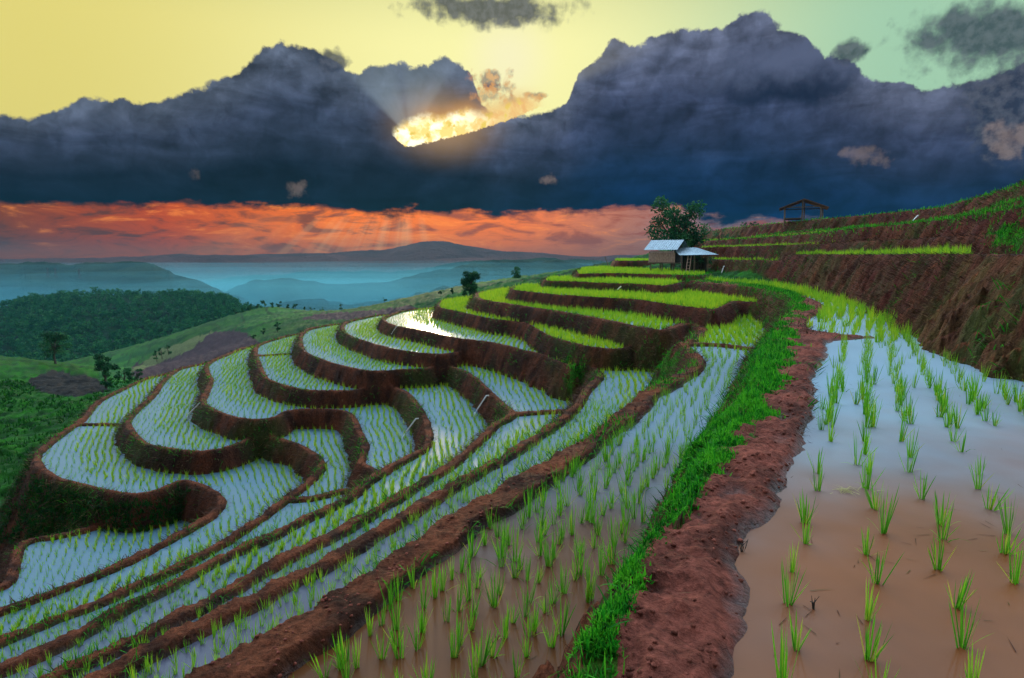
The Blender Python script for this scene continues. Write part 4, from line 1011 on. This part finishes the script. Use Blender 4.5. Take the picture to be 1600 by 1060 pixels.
for k in range(8): mb.box((1.7 + .004 * (k % 2), -.85 + k * .15, .55), (.03, .14, 1.2))
mb.build('side_wall', M_DARK, hut)
mb = MB(); mb.tube([(-.05, -1.75, -.05), (.28, -1.1, 1.3)], .03, 6); mb.tube([(.2, -1.75, -.05), (.5, -1.1, 1.3)], .03, 6)
for k in range(5):
    t = .15 + k * .17; mb.tube([(-.05 + .33 * t, -1.75 + .65 * t, -.05 + 1.35 * t), (.2 + .30 * t, -1.75 + .65 * t, -.05 + 1.35 * t)], .018, 5)
mb.build('ladder', M_BAMBOO, hut)

# ------------------------------------------------------------------ open shelter on the crest
sb = at_d(1254, 346, 55.5); gz = ground(sb[0], sb[1])[0]; sb[2] = gz + .1
sh = empty('open_shelter', tuple(sb)); setp(sh, 'open-sided timber shelter with a brown pitched roof on the skyline', 'shelter')
pxm = 960 / 55.5; zt = max((346 - 336) / pxm, .3)
SH = (350 - 318) / pxm
zz = lambda y: (350 - y) / pxm; xx = lambda x: (x - 1254) / pxm
ys_ = -radians(24); Rs = np.array([[cos(ys_), -sin(ys_), 0], [sin(ys_), cos(ys_), 0], [0, 0, 1]])
S_ = lambda u, v, z: tuple(Rs @ np.array([u, v, z]))
eh, rh = 1.25, 1.9
for sgn in (-1, 1):
    mb = MB()
    th_ = math.atan2(rh - eh, 1.65)
    a0, a1 = (-1.5, 1.5)
    n_v = 9
    p = [S_(sgn * 1.95, a0, eh - .12), S_(sgn * 1.95, a1, eh - .12), S_(0, a1, rh), S_(0, a0, rh)]
    up_ = np.array([0, 0, .07])
    for q_ in (0, 1): mb.v += [tuple(np.array(k) + up_ * q_) for k in p]
    mb.f += [(0, 1, 2, 3), (4, 7, 6, 5), (0, 4, 5, 1), (1, 5, 6, 2), (2, 6, 7, 3), (3, 7, 4, 0)]
    mb.build('roof_slope', M_THATCH, sh)
for u, v, h in ((-1.5, -1.3, eh), (-.1, -1.3, rh - .06), (1.35, -1.3, eh + .05), (1.6, 1.3, eh), (-1.5, 1.3, eh), (.1, 1.3, rh - .1)):
    mb = MB(); mb.tube([S_(u, v, -.5), S_(u + .02, v, h * .5), S_(u, v, h)], .055, 7); mb.build('post', M_WOOD, sh)
mb = MB()
for v in (-1.3, 1.3): mb.tube([S_(-1.6, v, eh), S_(1.65, v, eh)], .045, 6)
mb.tube([S_(-1.5, -1.3, eh), S_(-1.5, 1.3, eh)], .045, 6); mb.tube([S_(0, -1.5, rh - .03), S_(0, 1.5, rh - .03)], .05, 6)
mb.build('roof_beam', M_WOOD, sh)
mb = MB(); mb.box(S_(-.8, 0, .32), (1.5, 2.4, .06), Rs); mb.build('bench_platform', M_WOOD, sh)

# ------------------------------------------------------------------ pipes that let water down from paddy to paddy
M_PIPE = simple_mat('pale_plastic_pipe', (0.55, 0.52, 0.50), 0.5, 0.2, 10)
mw, tw, bw = new_mat('falling_water')
bw.inputs['Base Color'].default_value = (0.75, 0.82, 0.86, 1); bw.inputs['Roughness'].default_value = 0.25; bw.inputs['IOR'].default_value = 1.33
pipes = [((312, 631), (294, 656), 'T3', 'T2', 'bank of the third paddy from the left'), ((476, 550), (464, 566), 'T5', 'T4', 'upper left nose bank above the small dividing dike'),
         ((620, 511), (613, 526), 'T7', 'T6', 'grassy dark bank at the top of the nose'), ((650, 656), (634, 685), 'T4', 'T3', 'right-hand curve of the bay above a small pale paddy'),
         ((760, 620), (744, 652), 'T5', 'T4', 'bank below the triangular pale paddy in the middle'), ((970, 449), (964, 457), 'T10', 'T9', 'pale bank below the hut'),
         ((1131, 417), (1127, 431), 'R0', 'L0', 'red bank just right of the hut'), ((1434, 338), (1426, 349), 'R4', 'R3', 'high dark bank near the upper right skyline')]
for (x0, y0), (x1, y1), hi, lo_, where in pipes:
    zt = LV[hi] + 0.06; zb = LV[lo_]
    if hi in ('R0', 'R4'):
        D_ = {'R0': 44.5, 'R4': 36}[hi]; a = at_d(x0, y0, D_); bq = at_d(x1, y1, D_ - .5)
        zb = bq[2]
    else:
        a = at_z(x0, y0, zt); bq = at_z(x1, y1, zb)
    root = empty('drain_pipe', tuple(a)); setp(root, 'pale pipe spilling water down the ' + where, 'drain pipe', 'pipes draining water between the paddies')
    e = bq - a; k = .018 + .0004 * a[1]
    hd = np.array([e[0], e[1], 0]); hd /= np.linalg.norm(hd) + 1e-6
    end = e * .8 + np.array([0, 0, .10]) + hd * .06
    mb = MB(); mb.tube([tuple(-hd * .10 + np.array([0, 0, .03])), tuple(np.array([0, 0, .035])), tuple(end * .5 + np.array([0, 0, .02])), tuple(end)], k, 8); mb.build('pipe', M_PIPE, root)
    mb = MB(); dz = e[2] - end[2]
    mb.tube([tuple(end), tuple(end + hd * .06 + np.array([0, 0, dz * .3])), tuple(end + hd * .1 + np.array([0, 0, dz]))], [k * .8, k * .9, k * 1.3], 7); mb.build('water_stream', mw, root, True)

# pylons on the far ridge, posts by the lone tree, straw raft in the flooded paddy
M_STEEL = simple_mat('galvanised_steel', (0.12, 0.13, 0.14), 0.6, .2, 5)
for px, py, lab in ((75, 428, 'leftmost lattice pylon on the misty blue ridge'), (87, 428, 'second lattice pylon from the left on the misty blue ridge'), (124, 430, 'rightmost lattice pylon on the misty blue ridge')):
    p = at_d(px, py, 640); hgt = 6.5
    root = empty('electric_pylon', tuple(p)); setp(root, lab, 'pylon', 'pylons on the misty ridge')
    mb = MB()
    for sx, sy in ((-1, -1), (1, -1), (-1, 1), (1, 1)): mb.tube([(sx * 1.0, sy * 1.0, -4), (sx * .3, sy * .3, hgt * .75), (0, 0, hgt)], .16, 5)
    for k in range(6):
        z0 = k * hgt / 7; w0 = 1.0 - .09 * k
        for sgn in (-1, 1): mb.tube([(-w0 * sgn * .9, -w0 * .9, z0), (w0 * sgn * .85, -w0 * .85, z0 + hgt / 7)], .09, 4)
    mb.build('tower', M_STEEL, root)
    mb = MB()
    for z0, w0 in ((hgt * .72, 2.2), (hgt * .86, 1.6)): mb.tube([(-w0, 0, z0), (0, 0, z0 + .35), (w0, 0, z0)], .12, 4)
    mb.build('crossarm', M_STEEL, root)
for px, lab in ((698, 'leftmost thin fence post left of the lone round tree'), (711, 'middle thin fence post left of the lone round tree'), (722, 'thin fence post nearest the lone round tree')):
    p = on_ground(px, 458, 68); mb = MB(); mb.tube([(0, 0, -.2), (.01, 0, .5), (.03, 0, .95)], [.05, .045, .04], 7)
    o = mb.build('fence_post', M_WOOD); o.location = p; setp(o, lab, 'post', 'thin posts by the lone round tree')
p = at_d(953, 404, 61); p[2] = ground(p[0], p[1])[0]; mb = MB(); mb.tube([(0, 0, -.2), (-.25, 0, .6), (-.5, 0, 1.2)], [.05, .045, .035], 7)
o = mb.build('leaning_pole', M_WOOD); o.location = p; setp(o, 'pole leaning left at the end of the terrace left of the hut', 'pole')
r = np.random.default_rng(77)
def litter(px, py, n, rad, ln, label, name, cat, mat, z=0.0, tint=(.55, 1)):
    p = at_z(px, py, z); a = r.uniform(0, 2 * pi, n) * .35; b_ = np.stack([r.normal(0, rad, n), r.normal(0, rad * .35, n), r.uniform(.002, .02, n)], 1)
    d = np.stack([np.cos(a), np.sin(a), r.uniform(-.02, .12, n)], 1); b_ -= d * ln * .5
    me = blade_mesh(name, [blades(b_, d, r.uniform(.6, 1.2, n) * ln, np.full(n, .0045), r.uniform(0, .15, n), 3, r.uniform(*tint, n))], mat)
    o = link(name, me); o.location = p; setp(o, label, cat)
M_STRAW = leaf_mat('straw', [(0, (.20, .22, .05)), (1, (.42, .34, .14))], .2)
litter(1322, 766, 46, .07, .16, 'floating raft of pale straw lying between the two left rice rows of the flooded paddy', 'straw_raft', 'straw', M_STRAW)
for px, py, lab in ((1272, 951, 'small dark twig sticking up from brown water beside the first rice row'), (1160, 862, 'dark clod with twigs in the brown water near the path')):
    p = at_z(px, py, 0); mb = MB()
    for k in range(4): mb.tube([(0, 0, -.03), (r.normal(0, .012), r.normal(0, .01), .03), (r.normal(0, .025), r.normal(0, .02), .06)], [.0035, .003, .0015], 5)
    o = mb.build('twig', M_DARK); o.location = p; setp(o, lab, 'twig')

# ------------------------------------------------------------------ valley haze
mh = bpy.data.materials.new('valley_haze'); mh.use_nodes = True; nt = mh.node_tree
nt.nodes.remove(nt.nodes['Principled BSDF'])
pv = nt.nodes.new('ShaderNodeVolumePrincipled'); pv.inputs['Color'].default_value = (0.02, 0.08, 0.12, 1); pv.inputs['Density'].default_value = 0.0005
pv.inputs['Anisotropy'].default_value = 0.55
nt.links.new(pv.outputs[0], nt.nodes['Material Output'].inputs['Volume'])
mb = MB(); mb.box((0, 740, (-92 + 36) / 2), (4200, 1640, 36 + 92)); o = mb.build('haze', mh); setp(o, 'pale blue mist filling the valley and veiling the far hills', 'haze', None, 'stuff')
o.visible_shadow = True

# low layers of bright mist lying in the valley behind the wooded hill, thinner upwards
def mist_layer(top, dens, y0, y1, bottom, seed):
    mm = bpy.data.materials.new('valley_mist'); mm.use_nodes = True; nt = mm.node_tree
    nt.nodes.remove(nt.nodes['Principled BSDF'])
    pv = nt.nodes.new('ShaderNodeVolumePrincipled'); pv.inputs['Color'].default_value = (0.24, 0.80, 0.99, 1); pv.inputs['Density'].default_value = dens
    pv.inputs['Anisotropy'].default_value = 0.3
    nt.links.new(pv.outputs[0], nt.nodes['Material Output'].inputs['Volume'])
    nx, ny = 70, 26; gx_, gy_ = np.meshgrid(np.linspace(-1250, 1250, nx), np.linspace(y0, y1, ny))
    gz_ = top + (fbm(gx_ / 130 + seed, gy_ / 90, 3, seed) - .5) * 9
    n = nx * ny; V = np.concatenate([np.stack([gx_, gy_, gz_], -1).reshape(-1, 3), np.stack([gx_, gy_, np.full_like(gx_, bottom)], -1).reshape(-1, 3)])
    f = []
    for j in range(ny - 1):
        for i in range(nx - 1):
            k = j * nx + i; f.append((k, k + 1, k + nx + 1, k + nx)); f.append((n + k, n + k + nx, n + k + nx + 1, n + k + 1))
    for i in range(nx - 1):
        f.append((i + 1, i, n + i, n + i + 1)); k = (ny - 1) * nx + i; f.append((k, k + 1, n + k + 1, n + k))
    for j in range(ny - 1):
        k = j * nx; f.append((k, k + nx, n + k + nx, n + k)); k += nx - 1; f.append((k + nx, k, n + k, n + k + nx))
    f = np.array(f)
    o = link('mist', mesh_np('mist', V, f.ravel(), np.full(len(f), 4), mm)); setp(o, 'bright blue mist lying low in the valley between the ridges', 'mist', None, 'stuff')
for top, dens, y0, y1, bt, sd in ((-9, .0005, 640, 975, -83, 1), (-16, .0008, 600, 960, -82, 2), (-24, .0012, 540, 945, -81, 3), (-34, .002, 500, 930, -80, 4)): mist_layer(top, dens, y0, y1, bt, sd)
# ------------------------------------------------------------------ sky and light
def ae(px, py):
    d = ray(px, py); return math.degrees(atan2(d[0], d[1])), math.degrees(math.asin(d[2] / np.linalg.norm(d)))
w = bpy.data.worlds.new('World'); scene.world = w; w.use_nodes = True
t = NT(w.node_tree); bg = w.node_tree.nodes['Background']
gen = t.n.new('ShaderNodeTexCoord').outputs['Generated']
sx = t.n.new('ShaderNodeSeparateXYZ'); t.l.new(gen, sx.inputs[0]); gx, gy, gz = sx.outputs
AZ = t.m('MULTIPLY', t.m('ARCTAN2', gx, gy), 180 / pi); EL = t.m('MULTIPLY', t.m('ARCSINE', gz), 180 / pi)
w.cycles.sampling_method = 'NONE'
PV = t.vec(AZ, EL, 0.0)                       # degrees on the sky
SA, SE = ae(690, 200)                          # where the sun breaks through
# curl the lookups so that the clouds billow
n_mid = t.noise(PV, 0.45, 5, 0.55, 0, '2D'); n_det = t.noise(PV, 1.3, 6, 0.6, 0, '2D')
warp = t.vec(t.m('MULTIPLY', t.m('SUBTRACT', n_mid, .5), 2.2), t.m('MULTIPLY', t.m('SUBTRACT', t.noise(t.vm('ADD', PV, (31, 7, 0)), 0.45, 5, .55), .5), 2.2), 0.0)
PW = t.vm('ADD', PV, warp)
bil = t.m('SUBTRACT', 1.0, t.voro(PW, 0.42, 0.5)); bil2 = t.m('SUBTRACT', 1.0, t.voro(PW, 1.05, 0.4))
bump = t.m('ADD', t.m('MULTIPLY', t.m('SUBTRACT', bil, .6), 2.0), t.m('ADD', t.m('MULTIPLY', t.m('SUBTRACT', bil2, .6), 1.0), t.m('ADD', t.m('MULTIPLY', t.m('SUBTRACT', n_det, .5), 1.6), t.m('MULTIPLY', t.m('SUBTRACT', t.noise(PV, 4, 5, .6, 0, '2D'), .5), .5))))

# clear sky: pale yellow over the sun, greener to the right, sun glow
cl_l, cl_c, cl_r = (.80, .70, .20), (1.02, .98, .44), (.38, .64, .44)
sky_tone = t.mix(t.ss(AZ, -38, -3), cl_l, cl_c); sky_tone = t.mix(t.ss(AZ, 2, 32), sky_tone, cl_r)
sky_tone = t.mix(t.ss(EL, 17, 24, 0, .35), sky_tone, srgb(150, 165, 115))
G1 = ae(795, 92)
dg = t.m('SQRT', t.m('ADD', t.m('POWER', t.m('SUBTRACT', AZ, G1[0]), 2), t.m('POWER', t.m('SUBTRACT', EL, G1[1]), 2)))
sky_tone = t.mix(t.ss(dg, 5.5, 0, 0, .75), sky_tone, srgb(255, 248, 205))

def prof(pts): return [ae(x, y) for x, y in pts]
top_pts = prof([(-60, 175), (0, 168), (40, 178), (85, 158), (130, 153), (200, 150), (250, 158), (300, 130), (345, 120), (380, 98), (410, 74), (428, 66), (462, 64), (492, 70), (512, 84), (532, 98), (560, 108), (615, 92), (645, 98), (690, 86), (722, 96), (738, 118), (748, 152), (768, 176), (800, 180), (838, 172), (862, 167), (888, 150), (903, 108), (935, 80), (958, 58), (1000, 66), (1040, 42), (1085, 42), (1132, 40), (1142, 20), (1162, 10), (1196, 11), (1212, 32), (1250, 44), (1285, 74), (1330, 92), (1370, 118), (1420, 128), (1460, 136), (1500, 128), (1560, 108), (1600, 92), (1680, 70)])
ctop = t.curve(AZ, top_pts, -45, 45, 8, 24)
bot_pts = prof([(-60, 320), (100, 322), (240, 322), (400, 326), (600, 334), (760, 338), (900, 340), (985, 326), (1060, 332), (1120, 348), (1180, 352), (1250, 350), (1400, 360), (1680, 372)])
cbot = t.curve(AZ, bot_pts, -45, 45, -2, 8)
m_top = t.ss(t.m('ADD', t.m('SUBTRACT', t.m('SUBTRACT', ctop, .22), EL), t.m('MULTIPLY', bump, 0.38)), -0.10, 0.24)
m_bot = t.ss(t.m('ADD', t.m('SUBTRACT', EL, cbot), t.m('ADD', t.m('MULTIPLY', t.m('SUBTRACT', t.noise(t.vec(t.m('MULTIPLY', AZ, .35), EL, 3.0), 0.9, 5, .6), .5), 2.6), t.m('MULTIPLY', bump, .2))), -0.25, 0.55)
inband = t.ss(t.m('ABSOLUTE', AZ), 58, 46)
body = t.m('MULTIPLY', m_top, m_bot)

# cloud body: slate blue, paler violet towards the lit tops
hgt = t.m('DIVIDE', t.m('SUBTRACT', EL, cbot), t.m('SUBTRACT', ctop, cbot))
base_l = t.ramp(hgt, [(0.0, srgb(4, 20, 38)), (0.3, srgb(24, 36, 54)), (0.65, srgb(56, 66, 88)), (1.0, srgb(88, 98, 116))])
base_r = t.ramp(hgt, [(0.0, srgb(0, 36, 76)), (0.3, srgb(24, 44, 74)), (0.65, srgb(60, 70, 98)), (1.0, srgb(100, 108, 132))])
cbase = t.mix(t.ss(AZ, -6, 10), base_l, base_r)
PW2 = t.vm('ADD', PW, (0.35, -0.75, 0))
emb = t.m('SUBTRACT', t.m('ADD', t.noise(PW, .55, 6, .55, 0, '2D'), t.m('MULTIPLY', bil, .35)), t.m('ADD', t.noise(PW2, .55, 6, .55, 0, '2D'), t.m('MULTIPLY', t.m('SUBTRACT', 1.0, t.voro(PW2, .42, .5)), .35)))
lum = t.m('ADD', 1.0, t.m('MULTIPLY', emb, t.lin(hgt, 0, .9, 0.4, 1.2)))
lum = t.m('MULTIPLY', lum, t.lin(t.noise(PV, .22, 4, .5, 0, '2D'), .3, .7, .72, 1.28))
lum = t.m('MULTIPLY', lum, t.lin(t.noise(t.vec(t.m('MULTIPLY', AZ, .30), t.m('MULTIPLY', EL, 1.1), 0.0), .5, 5, .55, 0.6, '2D'), .3, .7, .74, 1.28))
cc = t.n.new('ShaderNodeCombineColor')
for q in range(3): t.l.new(lum, cc.inputs[q])
cloud = t.mix(1.0, cbase, cc.outputs[0], 'MULTIPLY')
# a darker heap in front, right of centre
def blob(px, py, rx, ry, amp, lo=-.25, hi=.45):
    a, e = ae(px, py); dx = t.m('DIVIDE', t.m('SUBTRACT', AZ, a), rx / 17.0); dy = t.m('DIVIDE', t.m('SUBTRACT', EL, e), ry / 17.0)
    r_ = t.m('SQRT', t.m('ADD', t.m('MULTIPLY', dx, dx), t.m('MULTIPLY', dy, dy)))
    return t.ss(t.m('ADD', t.m('SUBTRACT', 1.0, r_), t.m('MULTIPLY', bump, amp)), lo, hi)
heap = blob(1235, 118, 110, 46, .22)
cloud = t.mix(t.m('MULTIPLY', heap, .9), cloud, t.mix(t.ss(t.m('ADD', EL, t.m('MULTIPLY', bump, .5)), ae(1235, 150)[1], ae(1235, 88)[1]), srgb(26, 38, 62), srgb(88, 98, 126)))
# lit rim of the tops
rimm_ = t.m('MULTIPLY', t.ss(t.m('ADD', t.m('SUBTRACT', ctop, EL), t.m('MULTIPLY', bump, .38)), .5, .0), t.ss(t.m('ABSOLUTE', t.m('SUBTRACT', AZ, SA)), 34, 2, .12, .75))
cloud = t.mix(t.m('MULTIPLY', rimm_, .7), cloud, srgb(214, 196, 150))

# band of afterglow under the cloud
band = t.ramp(t.lin(AZ, -42, 42), [(0.0, (.16, .05, .02)), (0.15, (.62, .08, .01)), (0.33, (1.25, .25, .02)), (0.5, (1.2, .26, .05)), (0.62, (.60, .22, .14)), (0.72, (.24, .19, .24)), (1.0, (.07, .12, .19))])
stk = t.noise(t.vec(t.m('MULTIPLY', AZ, .30), t.m('MULTIPLY', EL, 1.25), 9.0), .8, 6, .62, .6)
band = t.mix(t.ss(stk, .46, .64, 0, .85), band, t.mix(t.ss(AZ, -30, 5), (.10, .04, .03), (.42, .10, .06)))
band = t.mix(t.ss(stk, .46, .30, 0, .45), band, (1.6, .48, .06))
band = t.mix(t.ss(EL, 1.2, 0.2, 0, .55), band, (.42, .17, .13))
sky = t.mix(t.ss(EL, t.m('ADD', cbot, .5), t.m('ADD', cbot, 3.0)), band, sky_tone)
sky = t.mix(body, sky, cloud)
# loose scraps of cloud above and lit scraps inside the bank
for px, py, rx, ry, amp in ((770, 14, 120, 22, .35), (1545, 55, 95, 40, .3), (1325, 80, 22, 14, .4), (1590, 170, 60, 60, .3), (520, 95, 26, 16, .4)):
    sky = t.mix(t.m('MULTIPLY', blob(px, py, rx, ry, amp), .88), sky, t.mix(t.ss(n_det, .3, .7), srgb(44, 54, 74), srgb(84, 90, 104)))
for px, py, rx, ry, f in ((466, 294, 18, 13, .3), (852, 281, 18, 9, .35), (310, 276, 14, 12, .15), (1350, 246, 32, 18, .28), (1590, 215, 40, 30, .35)):
    sky = t.mix(t.m('MULTIPLY', blob(px, py, rx, ry, .6, 0.1, .9), f), sky, srgb(176, 150, 136))
# the sun breaking through: ragged bright gap, warm fringe, fan of rays
S0 = ae(640, 214)
dxs = t.m('SUBTRACT', AZ, S0[0]); dys = t.m('SUBTRACT', EL, S0[1])
rad_ = t.m('SQRT', t.m('ADD', t.m('MULTIPLY', dxs, dxs), t.m('MULTIPLY', dys, dys)))
phi = t.m('ARCTAN2', dxs, dys)
streak = t.noise(t.vec(t.m('MULTIPLY', phi, 1.6), 0.7, 0.0), 1.3, 2, .4)
fan_up = t.m('MULTIPLY', t.m('MULTIPLY', t.ss(phi, -.92, -.70), t.ss(phi, .95, .5)), t.m('MULTIPLY', t.ss(rad_, 10.5, 2.0), t.lin(streak, .35, .65, .35, 1.0)))
sky = t.mix(t.m('MULTIPLY', t.m('MULTIPLY', fan_up, body), .62), sky, srgb(150, 166, 176))
ray_r = t.m('MULTIPLY', t.m('MULTIPLY', t.ss(phi, 1.30, 1.24), t.ss(AZ, 2, 6)), t.ss(rad_, 27, 12))
sky = t.mix(t.m('MULTIPLY', t.m('MULTIPLY', ray_r, body), .42), sky, srgb(158, 156, 150))
# purple and amber scraps in the notch
for px, py, rx, ry, f in ((768, 122, 26, 13, .75), (792, 138, 30, 9, .7), (826, 148, 22, 8, .75), (770, 152, 30, 12, .6), (800, 158, 30, 10, .5)):
    sky = t.mix(t.m('MULTIPLY', blob(px, py, rx, ry, .75, -.1, .7), f), sky, t.mix(t.ss(n_det, .4, .6), srgb(112, 92, 100), srgb(214, 150, 92)))
g_lo = t.curve(AZ, prof([(560, 210), (612, 210), (622, 222), (634, 231), (655, 227), (690, 219), (740, 206), (790, 190), (838, 170), (900, 160)]), -20, 20, 8, 18)
g_hi = t.curve(AZ, prof([(560, 210), (612, 209), (630, 199), (650, 190), (668, 186), (690, 190), (712, 182), (732, 176), (750, 184), (775, 176), (805, 162), (838, 160), (900, 160)]), -20, 20, 8, 18)
jit = t.m('ADD', t.m('MULTIPLY', t.m('SUBTRACT', n_det, .5), .45), t.m('MULTIPLY', t.m('SUBTRACT', t.noise(PV, 4, 5, .6, 0, '2D'), .5), .3))
inl = t.ss(t.m('SUBTRACT', t.m('ADD', EL, jit), g_lo), -.05, .12)
gapm = t.m('MULTIPLY', t.m('MULTIPLY', inl, t.ss(t.m('SUBTRACT', t.m('ADD', g_hi, jit), EL), -.75, .35)), t.m('MULTIPLY', t.ss(AZ, ae(610, 200)[0], ae(622, 200)[0]), t.ss(AZ, ae(850, 200)[0], ae(825, 200)[0])))
halo = t.m('MULTIPLY', t.m('MULTIPLY', inl, t.ss(t.m('SUBTRACT', EL, g_hi), 1.7, -.2)), t.m('MULTIPLY', t.ss(AZ, ae(625, 200)[0], ae(690, 200)[0]), t.ss(AZ, ae(860, 200)[0], ae(800, 200)[0])))
glow = t.ss(t.m('SQRT', t.m('ADD', t.m('POWER', t.m('MULTIPLY', t.m('SUBTRACT', AZ, ae(695, 195)[0]), .62), 2), t.m('POWER', t.m('SUBTRACT', EL, ae(695, 195)[1]), 2))), 5.2, .6)
sky = t.mix(t.m('MULTIPLY', t.m('MULTIPLY', glow, glow), .42), sky, srgb(236, 186, 120))
sky = t.mix(t.m('MULTIPLY', halo, .6), sky, srgb(236, 170, 96))
gcol = t.mix(t.ss(AZ, ae(700, 200)[0], ae(800, 200)[0]), (1.25, .90, 0.28), (0.95, 0.55, 0.20))
gcol = t.mix(t.ss(t.noise(PW, .8, 3, .5, 0, '2D'), .40, .64), gcol, t.mix(t.ss(AZ, ae(700, 200)[0], ae(790, 200)[0]), (1.7, 1.6, 1.05), (1.0, .72, .28)))
gcol = t.mix(t.ss(t.noise(PV, 1.1, 3, .5, 0, '2D'), .56, .72), gcol, (0.95, 0.70, 0.14))
sky = t.mix(gapm, sky, gcol)
phid = t.m('ARCTAN2', t.m('SUBTRACT', AZ, ae(640, 200)[0]), t.m('SUBTRACT', ae(640, 200)[1], EL))
fan_dn = t.m('MULTIPLY', t.m('MULTIPLY', t.ss(phid, -1.15, -.6), t.ss(phid, .35, -.1)), t.m('MULTIPLY', t.ss(EL, t.m('ADD', cbot, .3), t.m('SUBTRACT', cbot, 1.6)), t.ss(t.noise(t.vec(t.m('MULTIPLY', phid, 3.2), 0.0, 4.0), 2.0, 3, .5), .42, .62)))
sky = t.mix(t.m('MULTIPLY', fan_dn, .5), sky, (1.25, .62, .28))

# overhead and behind the camera: unseen sky, brightened in front to lighten the water
nish = t.n.new('ShaderNodeTexSky'); nish.sky_type = 'NISHITA'; nish.sun_disc = False
SUN_EL, SUN_AZ = 8.5, SA - 1.5
nish.sun_elevation = radians(SUN_EL); nish.sun_rotation = radians(SUN_AZ)
nk = t.mix(1.0, nish.outputs[0], (0.08, 0.08, 0.08), 'MULTIPLY')
ovn = t.ss(t.noise(gen, 2.2, 4, .55), .3, .7)
over = t.mix(ovn, (2.6, 4.0, 5.2), (3.9, 5.2, 6.3))
over = t.mix(t.ss(EL, 42, 75), over, t.mix(ovn, (0.85, 1.0, 1.1), (1.3, 1.4, 1.45)))
over = t.mix(t.ss(gy, .40, -.05), over, (0.36, 0.42, 0.46))
over = t.mix(1.0, over, nk, 'ADD')
fo = t.m('MAXIMUM', t.ss(EL, 21.5, 38), t.m('SUBTRACT', 1.0, inband))
sky = t.mix(fo, sky, over)
sky = t.mix(t.ss(EL, -1, -6), sky, srgb(60, 110, 130))
t.l.new(sky, bg.inputs[0]); bg.inputs[1].default_value = 1.0

sl = bpy.data.lights.new('sun', 'SUN'); so = bpy.data.objects.new('sun', sl); COL.objects.link(so)
sl.energy = 1.5; sl.angle = radians(4); sl.color = (1.0, 0.78, 0.46)
from mathutils import Vector
sv = Vector((sin(radians(SUN_AZ)) * cos(radians(SUN_EL)), cos(radians(SUN_AZ)) * cos(radians(SUN_EL)), sin(radians(SUN_EL))))
sl.specular_factor = 0.15
so.rotation_euler = sv.to_track_quat('Z', 'Y').to_euler(); so.location = (0, 60, 40)

vs = scene.view_settings; vs.view_transform = 'Standard'; vs.look = 'None'; vs.exposure = 0.0; vs.gamma = 1.0
cy = scene.cycles; cy.use_denoising = True; cy.max_bounces = 4; cy.diffuse_bounces = 2; cy.glossy_bounces = 2; cy.transmission_bounces = 3; cy.transparent_max_bounces = 6; cy.volume_bounces = 0
try: cy.denoiser = 'OPENIMAGEDENOISE'; cy.denoising_input_passes = 'RGB_ALBEDO_NORMAL'
except Exception: pass
